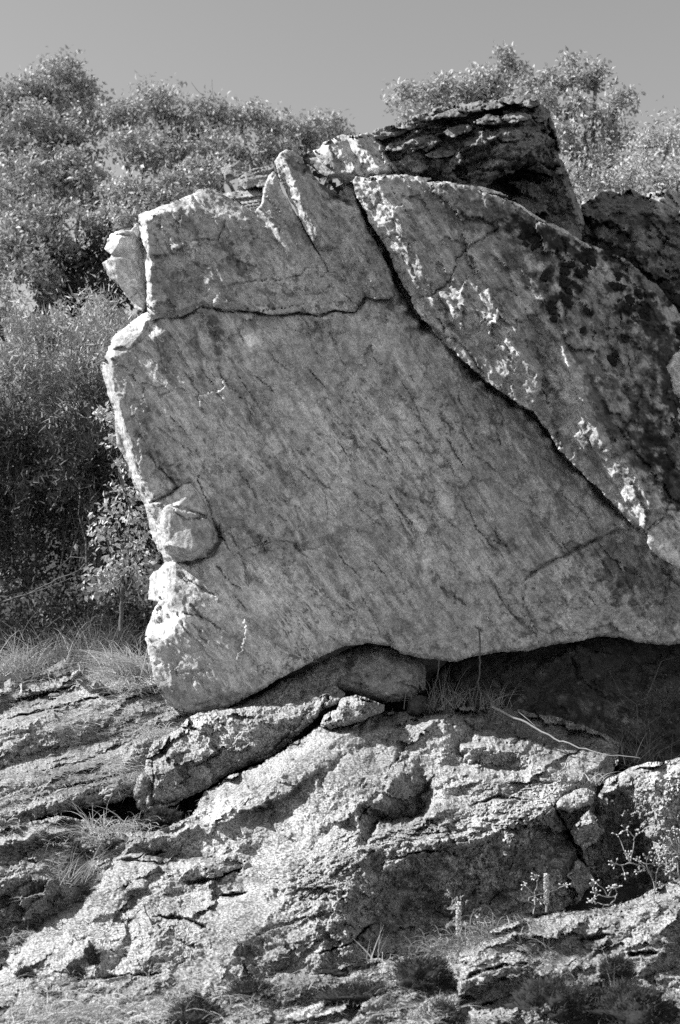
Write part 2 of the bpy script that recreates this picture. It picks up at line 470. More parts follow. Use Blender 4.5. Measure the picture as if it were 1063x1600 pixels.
    bmap = np.full(n, -1); bmap[bv] = np.arange(len(bv))
    prev = bv; quads = [Q]; base = n
    rr = np.random.RandomState(seed)
    for f, s in zip((0.06, 0.3, 0.65, 1.0), shrink):
        wobx = 1 + 0.012 * rr.randn(len(bv)) * f
        X = cx + (ux[bv] - cx) * s * wobx; Y = cy + (uy[bv] - cy) * s * wobx
        V.append(unproj(X, Y, ud[bv] + thick * f)); tn.append(np.ones(len(bv)))
        cur = base + np.arange(len(bv))
        pa = prev[bmap[bE[:, 0]]]; pb = prev[bmap[bE[:, 1]]]; ca = cur[bmap[bE[:, 0]]]; cb = cur[bmap[bE[:, 1]]]
        quads.append(np.stack([pa, ca, cb, pb], -1)); prev = cur; base += len(bv)
    V.append(unproj([cx], [cy], [ymax + thick * 1.1])); tn.append(np.ones(1))
    ca = prev[bmap[bE[:, 0]]]; cb = prev[bmap[bE[:, 1]]]
    tris = np.stack([ca, np.full(len(ca), base), cb], -1)
    o = add_world(name, np.concatenate(V), mat, parent, np.concatenate(quads), tris, smooth, {'tone': np.concatenate(tn)})
    return o

# ================================================================== the boulder
def face(px, py):                 # the great overhanging face: leans out a little towards the top, turns away to the right
    return 10.95 - 0.085 * (1100 - py) / 200 + 0.075 * (px - 300) / 200

boulder = empty('boulder', P3(620, 1040, 11.6))
props(boulder, 'huge grey overhanging boulder with a flat shaded face split by diagonal cracks', 'boulder')

CRA = [(232,505),(247,499),(283,496),(297,492),(314,480),(326,481),(353,487),(387,487),(421,493),(450,492),(468,488),(496,494),(524,486),(554,489),(572,465),(589,470),(612,467),(628,462)]
LIP = [(642,476),(667,510),(686,526),(699,548),(728,570),(766,602),(801,628),(831,645),(862,682),(870,701),(896,727),(918,751),(932,761),(966,800),(989,820),(1009,828)]

_r = random.Random(4); RAND_CRACKS = []
for _k in range(150):                         # fine joints and scars running with the foliation
    _x, _y = _r.uniform(230, 1040), _r.uniform(510, 1000); _a = math.radians(_r.choice([57, 55, 50, 45]) + _r.uniform(-6, 4)); _l = _r.uniform(14, 85)
    _pt = [(_x, _y)]
    for _j in range(3):
        _a += _r.uniform(-.25, .25); _x += math.cos(_a) * _l / 3; _y += math.sin(_a) * _l / 3; _pt.append((_x, _y))
    RAND_CRACKS.append((_pt, _r.uniform(1.8, 3.2), _r.uniform(.018, .05)))
RAND_TONES = []
for _k in range(150):                         # mineral bands, lichen films and old run-off, lying with the foliation
    _x, _y = _r.uniform(200, 1040), _r.uniform(300, 1010); _a = math.radians(57 + _r.gauss(0, 22)); _l = _r.uniform(5, 70)
    RAND_TONES.append(([(_x, _y), (_x + math.cos(_a) * _l, _y + math.sin(_a) * _l)], _r.uniform(2, 16), _r.choice([.72, .82, .88, 1.1, 1.16, 1.26])))
# --- main face (the mass of the boulder; runs on behind the other blocks)
out = [(243,496),(232,503),(205,507),(192,514),(178,525),(171,541),(163,560),(160,582),(166,600),(170,617),(180,652),(181,690),(198,723),(206,749),(214,771),
       (228,789),(240,812),(246,838),(250,862),(258,878),(247,890),(243,915),(249,938),(240,955),(230,978),(228,1000),(233,1025),(240,1055),(249,1080),(262,1101),(283,1110),(305,1116),(325,1113),(355,1106),(401,1083),
       (442,1057),(477,1040),(508,1022),(540,1009),(574,1006),(609,1008),(625,1022),(670,1031),(711,1034),(746,1024),(787,1018),(823,1018),(858,1008),(894,1003),
       (934,996),(970,996),(995,1004),(1031,1007),(1120,1005),(1120,640),(1000,480),(880,380),(760,310),(640,292),(575,284),(545,284),(520,296),(470,335),(330,380),(262,420),(246,470)]
def d_main(px, py):
    d = face(px, py)
    tn = tin(px, py, [
        [(160,582,.24),(171,541,.22),(192,514,.2),(232,503,.12)],
        [(180,652,.22),(206,749,.2),(246,838,.3),(258,878,.36)],
        [(228,1002,.06),(240,1055,.06),(262,1101,.12),(305,1116,.16)],
        [(174,560,.02),(177,600,.02),(190,650,.0),(215,740,0),(256,800,.0)],
        [(247,890,.42),(230,978,.40)],
        [(272,880,.10),(275,930,.06),(292,958,.0),(288,985,-.02)],
        [(230,994,.12),(262,996,.03),(288,990,-.02)],
        [(250,1012,.0),(265,1070,.0),(290,1095,.03)],
        [(300,1050,0),(360,1080,0),(420,1040,0),(340,880,0),(340,520,0),(260,520,0),(260,640,0)],
        [(508,1022,.05),(609,1008,.06),(711,1034,.10),(858,1008,.16),(970,996,.2),(1120,1005,.3)],
        [(508,960,0),(609,940,0),(711,950,0),(858,920,0),(970,900,-.02),(1120,880,0)],
        [(1120,480,0.3),(880,380,.2),(640,292,.1),(545,284,.1),(470,335,.1),(262,420,.1)],
        [(640,500,.0),(760,620,-.01),(900,760,-.05),(1000,840,-.08)], [(600,560,0),(700,680,0),(820,800,0),(900,880,0)],
        [(622,478,0),(650,520,0),(672,560,0)], [(641,478,-.05),(668,512,-.06),(684,545,-.04)],
        [(560,520,0),(700,700,-.02),(800,820,0)]])
    d = d + tn
    # the face curls under at the right-hand bottom
    return d
relief('rock_face', out, d_main, M_B, boulder, warp=2.2, flake=.012, step=1.8, jitter=1.6, edge=7, edge_d=0.10, thick=3.2, amp=0.020, freq=1.8, octs=7, gain=0.55,
       aniso=(FOL, 3.2), crust=0.0025, crust_f=30, shrink=(0.998,0.98,0.9,0.6), seed=3, facet=[(40, .00035, .005, math.radians(57), 2.8), (120, .0003, .008, math.radians(57), 1.8)],
       grooves=RAND_CRACKS + [([(552,296),(578,345),(604,392),(624,440),(644,482),(668,512),(690,532)], 11, .35), ([(690,532),(728,572),(766,604),(801,630),(831,647),(862,684),(896,729),(932,763),(966,802),(1000,830)], 9, .22), ([(500,502),(515,528),(535,545)], 34, .06), (CRA, 2.6, .08),
                ([(240,505),(245,530),(252,560),(258,585)], 2.2, .025),
                ([(245,620),(262,612),(275,606)], 2, .03),
                ([(478,495),(481,520),(490,545),(505,560)], 3, .03),
                ([(228,788),(255,778),(272,768),(292,758),(300,750)], 5, .10),
                ([(298,738),(310,745),(316,765),(330,800),(340,830),(352,850),(362,862)], 3, .06),
                ([(362,862),(400,855),(430,845),(460,850),(470,860),(520,850)], 2.5, .03),
                ([(272,880),(300,878),(330,868),(345,845),(342,815)], 7, .12),
                ([(285,958),(310,960),(330,972),(345,985)], 4, .07),
                ([(380,870),(388,905),(390,920)], 2.5, .03),
                ([(250,1048),(275,1050),(330,1048)], 1.6, .02), ([(262,1000),(266,1030),(272,1050)], 1.6, .015),
                ([(815,918),(830,895),(860,878),(905,858),(935,842),(962,830),(1000,826)], 3.5, .06),
                ([(815,918),(822,950),(840,985)], 2.5, .03), ([(870,760),(885,780),(915,800),(925,822)], 2.5, .04),
                ([(620,690),(645,688),(655,693),(672,688)], 2, .03), ([(745,712),(755,720),(778,740)], 3, .045), ([(692,660),(704,695)], 2, .03),
                ([(545,665),(556,690),(552,725),(556,745)], 3.5, .03), ([(460,780),(470,830),(478,850)], 2, .02), ([(715,615),(735,655)],2,.02),
                ([(640,850),(665,835),(690,838)], 3, .03), ([(730,860),(770,858),(800,862)], 2, .02), ([(602,988),(612,1006)], 3, .05),
                ([(405,735),(411,738),(410,745)], 1.6, .03)],
       steps=[([(455,640),(452,600),(480,560),(540,548),(560,562)], .035, 4, 90),
              ([(640,690),(660,760),(665,800),(700,835)], .03, 3, 80),
              ([(550,680),(560,760),(610,830),(640,860)], .025, 4, 70),
              ([(500,790),(520,870),(560,930),(590,990)], .03, 4, 60),
              ([(810,920),(845,890),(905,862),(960,832)], .07, 3, 90),
              ([(660,560),(720,650),(760,720),(830,790)], .03, 4, 60),
              ([(570,520),(640,640),(690,700)], .02, 4, 50),
              ([(770,640),(830,720),(880,790),(940,835)], .035, 4, 60),
              ([(400,540),(440,600),(455,660),(520,760)], .02, 5, 60),
              ([(460,850),(520,830),(560,845)], .02, 3, 50),
              ([(840,870),(880,930),(895,985)], -.03, 3, 50),
              ([(300,560),(320,640),(350,720)], .02, 4, 60)],
       rough=[([(625,475),(650,495),(668,525),(680,555)], 8, .022, 12), ([(262,855),(285,868),(305,862)], 6, .01, 16)],
       tone=RAND_TONES + [([(330,492),(337,520),(340,545)], 7, .5), ([(295,500),(300,540)], 8, .62), ([(305,520),(312,560),(318,600)], 6, .6), ([(250,500),(258,580)], 6, .6),
             ([(215,545),(212,620),(220,700)], 9, .82), ([(262,740),(290,760)], 16, .62), ([(225,650),(240,720)], 14, .72),
             ([(272,895),(282,950)], 12, .66), ([(345,975),(375,1010)], 14, .7), ([(420,970),(430,990)], 10, .7), ([(255,1075),(300,1110)], 14, .75),
             ([(800,640),(870,740)], 22, .8), ([(960,870),(1063,960)], 42, .55), ([(950,880),(965,930)], 14, .6), ([(480,505),(500,555)], 16, .72), ([(520,505),(560,550)], 20, .85),  # darker tone over the hollow below the crack paints in its shade
             ([(880,930),(900,985)], 12, 1.35), ([(770,940),(790,985)], 14, 1.2), ([(655,830),(670,860)], 14, 1.35), ([(680,760),(700,800)], 22, 1.22), ([(560,800),(620,900)], 28, .85),
             ([(470,620),(520,780)], 45, 1.14), ([(260,985),(250,900)], 10, 1.0), ([(255,1000),(390,1000)], 25, 1.1)])

# --- block in the left edge (knob)
relief('rock_knob', [(252,800),(258,790),(275,786),(290,790),(305,800),(322,806),(334,818),(336,840),(334,855),(318,868),(300,876),(280,874),(262,865),(253,850),(250,828)],
       lambda x, y: face(x, y) - .09 + tin(x, y, [[(250,790,.05),(250,850,.06)], [(264,800,.0),(264,845,.0)], [(300,800,0),(335,810,.03)],
       [(262,852,-.02),(300,858,-.05),(330,850,.02)], [(262,876,.14),(300,880,.10),(335,870,.2)], [(345,800,.1)]]),
       M_B, boulder, warp=2.2, step=1.5, jitter=1, edge=7, edge_d=.12, thick=.5, amp=.012, freq=4, aniso=(math.radians(88), 3), seed=11, tone=[([(285,800),(290,850)],20,1.1)],
       grooves=[([(268,796),(290,812),(318,808),(332,815)], 2.5, .05)], rough=[([(266,852),(285,866),(306,862)], 9, .012, 14)])
relief('rock_knob', [(264,786),(272,770),(290,752),(300,748),(312,756),(322,790),(326,806),(305,800),(285,800),(270,798)],
       lambda x, y: face(x, y) - .05 + tin(x, y, [[(262,786,.05),(285,748,.05),(300,745,.05)], [(275,795,.0),(320,800,0)], [(300,770,0),(322,760,.03)]]),
       M_B, boulder, warp=2.2, step=1.5, jitter=1, edge=5, edge_d=.06, thick=.4, amp=.01, freq=4, aniso=(math.radians(88), 3), seed=12, tone=[([(285,770),(300,795)],18,1.15)])
# --- corner block catching the sun at the upper left of the face
relief('rock_corner', [(176,527),(196,512),(222,490),(234,486),(243,503),(238,520),(226,536),(210,540),(200,546),(178,546),(168,545)],
       lambda x, y: face(x, y) - .02 + tin(x, y, [[(168,545,.34),(176,527,.34),(196,512,.40),(222,490,.50),(234,484,.50)], [(180,530,.08),(198,520,.06),(220,518,.05)], [(222,510,.10),(232,502,.10),(243,500,.12)],
       [(180,545,.04),(205,542,.0),(220,520,.0)], [(226,540,.08),(240,520,.16)]]),
       M_B, boulder, warp=2.2, step=1.4, jitter=1.2, edge=4, edge_d=.05, thick=.7, amp=.012, freq=5, seed=14, tone=[([(222,520),(238,500)],9,1.0)])
# --- flake standing off behind the left edge, low
relief('rock_flake', [(232,938),(233,905),(238,893),(252,888),(262,892),(262,930),(250,940)], lambda x, y: 11.33 + 0 * x + .12 * (245 - x) / 20, M_B, boulder, warp=2.2, step=1.6, edge=3, edge_d=.04, thick=.4, amp=.02, seed=15)
relief('rock_flake', [(224,786),(236,790),(246,812),(250,840),(252,866),(246,862),(240,838),(232,818)], lambda x, y: 11.28 + 0 * x + .10 * (245 - x) / 20, M_B, boulder, warp=2.2, step=1.6, edge=3, edge_d=.04, thick=.4, amp=.02, seed=16)

# --- upper block above the long horizontal crack
outA = [(216,336),(226,331),(239,326),(264,320),(284,310),(305,301),(325,296),(345,303),(366,311),(384,322),(398,330),(410,318),(412,296),(420,274),(426,266),(438,290),(451,313),(471,350),(496,395),(512,425),(545,452),(566,466),
        (553,487),(524,484),(496,492),(468,486),(450,490),(421,491),(387,484),(353,484),(326,478),(314,477),(297,489),(283,494),(247,497),(234,502),(228,478),(230,455),(228,430),(226,410),(230,395),(222,375),(217,355)]
relief('rock_block', outA, lambda x, y: face(x, y) - .06 + tin(x, y, [[(216,336,.2),(239,326,.16),(305,301,.10),(345,303,.10),(398,330,.1)], [(217,370,.22),(226,410,.24),(230,455,.20),(234,502,.14)],
       [(230,345,.02),(300,325,0),(390,345,0),(412,300,.02),(426,262,.03)], [(268,330,0),(284,365,-.0),(288,382,.0)], [(232,396,.0),(262,398,.02),(290,384,.03)], [(236,410,.03),(262,404,.04),(300,400,.02)], [(236,430,.0),(238,470,.0),(244,492,0)],
       [(330,400,0),(450,400,0),(450,480,0),(330,470,0),(560,470,0.02)]]),
       M_B, boulder, warp=2.2, flake=.020, step=1.8, jitter=1.5, edge=3, edge_d=.03, thick=1.6, amp=.016, freq=1.9, octs=7, gain=.55, aniso=(FOL, 3), crust=.002, seed=21, facet=[(40, .0004, .006, math.radians(57), 2.4), (100, .0004, .010, math.radians(57), 1.6)],
       grooves=[([(290,382),(312,372),(340,377),(346,360),(358,335)], 2, .035), ([(330,452),(375,444),(422,436),(445,437),(470,430),(480,418),(498,415)], 2, .03), ([(232,464),(242,476)], 2, .03),
                ([(430,355),(438,363)], 2, .03), ([(384,487),(388,480)], 5, .1)],
       steps=[([(232,402),(262,396),(290,384)], -.05, 2.5, 60), ([(264,325),(272,345),(284,372),(290,384)], -.04, 2.5, 50)],
       tone=RAND_TONES + [([(282,330),(300,360)], 13, .55), ([(352,385),(366,405)], 12, .5), ([(376,412),(380,425)], 6, .5), ([(310,410),(318,460)], 6, .55), ([(270,430),(276,470)], 14, .72), ([(300,420),(300,470)], 9, .7),
             ([(370,340),(400,350)], 12, .7), ([(300,385),(305,400)], 7, 1.5), ([(245,340),(260,350)], 14, 1.25), ([(420,400),(480,460)], 40, 1.08), ([(400,460),(520,475)], 20, .9)])
# --- ear: the flake at the far left top
relief('rock_ear', [(172,366),(182,362),(206,360),(214,348),(222,350),(232,380),(230,420),(228,470),(224,486),(212,482),(200,466),(186,448),(172,432),(158,411),(172,404),(174,398),(164,388)],
       lambda x, y: 11.22 + tin(x, y, [[(158,411,.14),(172,404,.02),(172,366,.06)], [(190,372,-.04),(210,368,-.04)], [(190,398,.05),(210,400,.04)], [(180,408,-.03),(205,404,-.04)], [(225,380,.14),(230,450,.16)], [(200,466,.16),(186,440,.06),(172,432,.12)], [(210,440,.03)]]),
       M_B, boulder, warp=2.2, step=1.5, jitter=2, edge=4, edge_d=.06, thick=.9, amp=.025, freq=4, octs=6, crust=.008, seed=23, tone=[([(185,375),(210,372)],12,1.25)])
# --- rib standing proud between the thin crack and the main diagonal crack
outR = [(430,252),(437,240),(447,234),(458,237),(470,246),(480,262),(500,285),(530,305),(552,315),(562,330),(574,358),(588,380),(600,402),(610,425),(617,448),(617,462),(608,466),(589,468),(572,463),(562,474),(553,487),(540,484),(522,450),(512,424),(498,394),(473,349),(453,312),(440,288)]
relief('rock_rib', outR, lambda x, y: face(x, y) - .13 + tin(x, y, [[(430,250,.06),(453,312,.06),(473,349,.06),(498,394,.08),(512,424,.09),(530,465,.095),(545,487,.095),(575,466,.09)], [(444,240,-.06),(470,310,-.07),(490,352,-.06),(506,384,-.02),(530,400,.06)],
       [(462,250,.0),(500,330,-.02),(530,385,.0),(560,455,.06)], [(518,392,.07),(545,430,.08),(568,462,.09)], [(546,392,-.05),(568,425,-.05),(592,464,-.04)], [(480,262,.10),(530,300,.14),(552,315,.14)], [(545,350,.0),(570,390,-.0),(600,440,.02)], [(562,330,.05),(594,378,.05),(624,440,.06)]]),
       M_B, boulder, warp=2.2, flake=.020, soft=[(520,440),(553,490)], step=1.5, jitter=1.3, edge=3.5, edge_d=.06, thick=.8, amp=.014, freq=2.4, octs=6, aniso=(math.radians(60), 5), seed=25,
       steps=[([(526,338),(540,368),(565,400),(592,440),(608,460)], .03, 2, 14), ([(546,345),(560,375),(580,410),(605,450)], .03, 2, 12), ([(556,400),(575,430),(590,465)], -.02, 2, 20), ([(516,412),(520,390),(548,392)], .03, 2, 30)],
       grooves=[([(485,262),(505,292),(530,312),(552,318)], 5, .05)],
       rough=[([(434,256),(455,300),(475,345),(495,382)], 9, .02, 8), ([(490,315),(510,345)], 9, .02, 10), ([(538,395),(560,425),(582,462)], 18, .03, 8)],
       facet=[(26, .0006, .008, math.radians(60), 3.0)],
       tone=[([(455,250),(475,262)], 9, .4), ([(490,270),(520,300),(550,316)], 8, .35), ([(520,330),(545,340)], 16, .8), ([(560,405),(580,455)], 12, 1.05)])
# --- crest of broken slabs between rib and cap
relief('rock_crest', [(470,248),(482,236),(500,232),(505,222),(520,216),(533,212),(553,212),(575,207),(588,214),(600,232),(612,252),(624,268),(600,276),(570,278),(552,282),(540,288),(525,278),(505,276),(488,262)],
       lambda x, y: face(x, y) - .02 + tin(x, y, [[(470,248,.2),(500,232,.2),(533,212,.22),(588,214,.2)], [(500,250,.05),(520,225,.02),(530,270,-.06)], [(530,222,.02),(552,270,-.10)], [(545,218,.10),(562,262,-.02)], [(560,215,.02),(590,262,-.10)], [(575,215,.12),(605,258,-.02)], [(505,276,.1),(540,288,.05),(570,278,.0),(624,268,.1)]]),
       M_B, boulder, warp=2.2, step=1.5, jitter=1.6, edge=3, edge_d=.05, thick=1.4, amp=.02, freq=3.5, octs=6, aniso=(math.radians(60), 4), seed=27, facet=[(18, .0012, .02, math.radians(60), 2.5)], tone=[([(480,240),(495,255)],9,.5), ([(530,230),(550,260)],10,1.2)],
       rough=[([(525,225),(548,268)], 9, .04, 9), ([(560,225),(580,260)], 9, .04, 9), ([(595,250),(605,268)], 8, .04, 9)])

# --- the great slab above the diagonal crack
outS = [(549,284),(553,277),(570,279),(589,277),(624,275),(660,284),(711,287),(746,295),(787,310),(828,335),(873,360),(904,376),(940,388),(985,410),(1030,450),(1063,490),(1120,540),(1120,830),(1060,810),(1045,812),
        (1009,826),(989,818),(966,797),(932,758),(918,748),(896,724),(870,698),(862,679),(831,642),(801,625),(766,599),(728,566),(704,545),(690,522),(672,508),(651,487),(642,470),(632,446),(620,425),(606,390),(590,364),(575,340),(560,312)]
def d_slab(px, py):
    run = np.clip(((px - 570) * .54 + (py - 300) * .84) / 205, 0, 3.6)     # the slab stands out further towards its lower end
    return face(px, py) - .20 - .10 * run + tin(px, py, [
        [(549,284,.08),(575,340,.09),(606,390,.09),(642,470,.09),(690,522,.06),(728,566,.02),(766,599,.0),(801,625,.0),(831,642,.0),(870,698,.0),(896,724,.0),(932,758,.0),(966,797,.0),(1009,826,.0)],
        [(590,283,-.09),(612,325,-.10),(632,370,-.10),(655,410,-.10),(690,458,-.10),(715,498,-.11)],
        [(700,505,.03),(735,535,.02),(768,560,.02),(790,598,.02),(812,622,.02)], [(738,488,-.12),(790,525,-.15),(826,570,-.15),(846,606,-.14)],
        [(842,548,.05),(856,622,.05),(882,670,.05),(908,706,.05),(934,722,.05),(958,764,.05),(986,800,.03)], [(876,546,-.19),(898,598,-.20),(916,646,-.20),(936,690,-.20),(970,712,-.19),(998,753,-.19),(1014,786,-.17)],
        [(624,275,.0),(711,287,.02),(787,310,.05),(873,360,.15),(940,388,.35),(1030,450,.6),(1120,540,.9)],
        [(680,340,-.06),(760,420,-.05),(840,480,-.05),(900,560,-.04),(950,650,.0),(1010,760,.0)],
        [(860,420,.06),(930,500,.12),(980,590,.22),(1020,700,.26),(1060,810,.2)],
        [(1120,830,.45)]])
relief('rock_slab', outS, d_slab, M_B, boulder, warp=3, flake=.010, step=1.8, jitter=2.4, edge=4.5, edge_d=.07, thick=1.5, amp=.032, freq=2.0, octs=7, gain=.55, aniso=(FOL, 2.6), crust=.004, seed=31,
       grooves=[([(642,471),(667,463),(693,450),(704,434),(716,404),(736,384),(763,367),(780,358),(775,340)], 2.6, .06), ([(935,708),(948,695),(965,684),(985,680)], 2.5, .05), ([(1009,828),(1025,818),(1040,806)], 2.5, .06),
                ([(928,705),(920,690),(905,668)], 2, .04), ([(690,522),(720,535),(742,565),(760,590)], 3, .05), ([(968,480),(975,540),(995,610)], 3, .05), ([(800,310),(806,330)], 3, .04)],
       steps=[([(700,505),(735,545),(770,592)], .05, 2.5, 25), ([(985,640),(970,560),(962,500)], .06, 4, 40), ([(880,735),(860,705),(820,680)], .03, 3, 30)],
       rough=[([(560,290),(585,335),(615,385),(650,440),(690,490)], 24, .022, 8), ([(690,480),(740,500),(800,505)], 20, .045, 9),
              ([(740,520),(780,570),(815,610)], 26, .018, 8), ([(858,545),(880,620),(912,690)], 24, .014, 8), ([(948,715),(975,755),(1003,795)], 22, .014, 8)],
       facet=[(30, .0010, .008, math.radians(57), 2.6), (80, .0007, .012, math.radians(57), 2.2), (14, .0008, .005, math.radians(57), 2.0)],
       tone=RAND_TONES[::2] + [([(700,380),(880,560),(960,680)], 120, .78), ([(760,320),(900,420),(1000,560),(1040,740)], 60, .72), ([(850,440),(880,520),(950,600)], 16, .5), ([(800,400),(830,440)], 12, .55), ([(920,600),(960,680)], 12, .5), ([(1000,680),(1030,740)], 22, .4), ([(853,427)]*2,12,.25),([(887,421)]*2,13,.25),([(904,427)]*2,10,.25),([(881,438)]*2,11,.25),([(898,449)]*2,11,.25),([(879,456)]*2,10,.25),([(867,469)]*2,9,.25),([(887,473)]*2,9,.25),([(862,483)]*2,10,.25),([(872,497)]*2,8,.25),([(922,487)]*2,6,.25),([(913,518)]*2,6,.25),([(917,400)]*2,13,.25),([(951,401)]*2,10,.25),([(966,427)]*2,10,.25),([(958,446)]*2,11,.25),([(970,451)]*2,9,.25),([(1000,461)]*2,9,.25),([(985,466)]*2,10,.25),([(969,478)]*2,11,.25),([(983,483)]*2,11,.25),([(994,500)]*2,11,.25),([(1006,489)]*2,11,.25),([(972,528)]*2,9,.25),([(1010,480),(1050,560),(1063,640)],30,.3),([(990,620),(1030,700),(1060,780)],20,.35),([(800,352),(850,372),(910,392)],13,.3),([(880,425),(885,410),(890,395)], 16, 1.7), ([(930,405),(955,425)], 15, 1.5), ([(975,420),(985,440)], 10, 1.5), ([(860,400),(880,440),(900,460)], 12, .6), ([(820,350),(900,395),(960,410),(1040,460)], 17, .45), ([(1000,480),(1050,600),(1060,760)], 35, .5), ([(880,330),(900,380)], 10, .6),
             ([(770,330),(800,360),(840,390)], 18, .62), ([(940,620),(1000,720)], 25, .68), ([(640,300),(740,330)], 26, .85), ([(640,340),(650,370)], 12, .8), ([(900,540),(920,580)], 22, 1.15), ([(770,430),(850,520)], 30, .85)])
# --- wedge at the foot of the slab, right
relief('rock_wedge', [(1011,828),(1032,812),(1050,800),(1120,790),(1120,915),(1063,890),(1028,869),(1012,851)],
       lambda x, y: face(x, y) - .50 + tin(x, y, [[(1008,828,.0),(1028,869,.0),(1120,915,.0)], [(1032,815,-.02),(1060,850,-.04),(1120,870,-.04)], [(1050,800,.06),(1120,790,.1)]]),
       M_B, boulder, warp=2.2, step=1.8, edge=5, edge_d=.07, thick=1.0, amp=.02, freq=3, seed=33, rough=[([(1040,815),(1060,850),(1075,860)], 15, .05, 9)], tone=[([(1025,850),(1063,880)],16,1.35)])
relief('rock_chip', [(648,473),(664,466),(672,476),(682,496),(692,508),(694,520),(681,518),(662,500),(652,487)], lambda x, y: face(x, y) - .24 + tin(x, y, [[(648,473,.02),(681,518,.02)], [(664,466,-.03),(694,515,-.02)]]), M_B, boulder, warp=2.2, step=1.4, edge=4, edge_d=.06, thick=.4, amp=.012, freq=5, seed=35)

# --- cap rock and its neck
outC = [(566,216),(580,207),(600,202),(614,195),(634,189),(650,180),(680,169),(711,165),(741,160),(777,153),(807,150),(828,152),(840,162),(856,171),(862,184),(873,213),(877,240),(884,262),(882,274),(860,270),(830,262),(800,266),(778,276),(768,286),(754,295),(720,292),(690,290),(650,284),(625,276),(606,258),(590,232)]
relief('cap_rock', outC, lambda x, y: face(x, y) + .08 + tin(x, y, [[(566,216,.1),(650,180,.16),(741,160,.2),(807,150,.2),(856,171,.26),(884,262,.4)], [(590,232,.0),(650,215,-.05),(720,215,-.10),(770,200,-.14),(830,190,-.10)], [(606,258,.1),(650,250,.0),(700,262,.02),(740,255,-.06),(790,235,-.16),(850,225,-.06)],
       [(640,284,.22),(690,290,.16),(740,290,.06),(770,284,.08)], [(800,262,.06),(840,262,.12),(880,270,.3)], [(780,250,-.08),(840,248,-.02)]]),
       M_BD, boulder, warp=4, step=1.5, jitter=4, edge=4, edge_d=.06, thick=1.6, amp=.07, freq=2.6, octs=7, gain=.58, crust=.035, crust_f=8, seed=41, facet=[(32, .0028, .07, math.radians(-16), 2.2), (14, .002, .03, math.radians(-16), 1.8)], strata=[(math.radians(-16), 11, .05, 3.0)],
       grooves=[([(680,285),(720,262),(745,250),(800,248),(870,262)], 4, .05), ([(640,250),(690,245),(720,225)], 4, .05), ([(600,215),(660,200),(720,185)], 3, .05), ([(700,215),(760,200),(830,195)], 4, .06)],
       tone=[([(760,235),(860,225)], 22, 1.25), ([(600,240),(640,250)], 18, 1.2), ([(640,200),(700,200)],14,.7), ([(830,258),(760,285)],14,.6)])  # last tone paints shade along the overhanging underside
relief('cap_rock', [(576,212),(600,203),(650,186),(700,172),(740,165),(730,178),(690,194),(640,206),(600,218)], lambda x, y: face(x, y) + .02 + 0.3 * (215 - y) / 50, M_BD, boulder, warp=2.2, step=1.5, jitter=2.5, edge=4, edge_d=.05, thick=.8, amp=.03, freq=4, crust=.012, seed=43, strata=[(math.radians(-18), 18, .05, 3.0)])
relief('neck_rock', [(742,298),(770,270),(800,245),(840,240),(878,250),(896,295),(906,322),(914,345),(908,378),(870,362),(828,338),(787,314)], lambda x, y: face(x, y) + .52 + tin(x, y, [[(742,298,.0),(828,338,-.05),(908,378,-.05)], [(890,300,-.03),(905,350,-.05)], [(896,295,.2),(914,345,.3)], [(770,265,.3),(800,245,.45),(840,240,.45),(878,250,.45)], [(790,292,.12),(840,284,.14),(880,286,.1)]]),
       M_BD, boulder, warp=2.2, step=1.6, jitter=1.5, edge=4, edge_d=.08, thick=1.4, amp=.03, freq=2.6, crust=.008, seed=45, facet=[(30, .003, .07, math.radians(20), 1.8), (13, .002, .025, math.radians(20), 1.5)], grooves=[([(790,300),(830,315),(870,310)], 3, .04), ([(860,290),(880,340)], 3, .03)], tone=[([(890,300),(908,350)],8,1.4), ([(800,290),(870,340)],30,.8)])
relief('rock_chip', [(874,358),(890,350),(900,352),(912,368),(905,378),(888,370)], lambda x, y: face(x, y) + .12 + .2 * (375 - y) / 30, M_BD, boulder, warp=2.2, step=1.4, edge=3, edge_d=.05, thick=.4, amp=.02, freq=6, seed=46)
# --- mossy shoulder to the right of the slab
relief('rock_shoulder', [(904,378),(909,340),(912,322),(930,312),(944,303),(975,303),(1005,300),(1046,298),(1063,304),(1120,310),(1120,700),(1063,600),(1000,520),(940,440)],
       lambda x, y: 11.75 + tin(x, y, [[(909,325,.35),(944,303,.45),(1005,300,.4),(1046,298,.35),(1120,310,.6)], [(920,340,.1),(980,330,.0),(1010,325,-.05)], [(930,345,-.1),(985,345,-.12),(1025,338,-.2)], [(940,400,.0),(1000,440,-.05),(1063,520,-.1)], [(1025,315,-.05),(1063,335,.1),(1120,380,.2)], [(1040,560,-.1),(1120,640,-.1)]]),
       M_BD, boulder, warp=5, step=1.8, jitter=5, edge=5, edge_d=.1, thick=1.6, amp=.08, freq=2.2, octs=6, crust=.012, seed=51, facet=[(34, .0032, .10, math.radians(25), 2.2), (14, .002, .03, math.radians(25), 1.8)], strata=[(math.radians(25), 9, .06, 3)], tone=[([(960,400),(1063,520)], 45, .28), ([(940,340),(1010,345)], 16, .5), ([(1030,310),(1080,330)], 22, 1.7), ([(940,330),(980,345)], 14, 1.2)])  # tones: dark moss with painted gully shade, sunlit top painted pale
relief('rock_block', [(1026,575),(1036,556),(1048,548),(1070,535),(1120,520),(1120,760),(1063,700),(1042,650),(1030,612)], lambda x, y: 11.0 + tin(x, y, [[(1026,575,.2),(1048,548,.15),(1120,520,.2)], [(1040,575,0),(1063,560,-.02)], [(1042,650,.1),(1120,760,.2)], [(1080,640,0)]]), M_B, boulder, warp=2.2, step=1.8, edge=5, edge_d=.08, thick=.9, amp=.03, freq=3.5, crust=.008, seed=53, tone=[([(1045,570),(1063,620)], 24, 1.2), ([(1050,552),(1068,545)], 9, 1.8)])
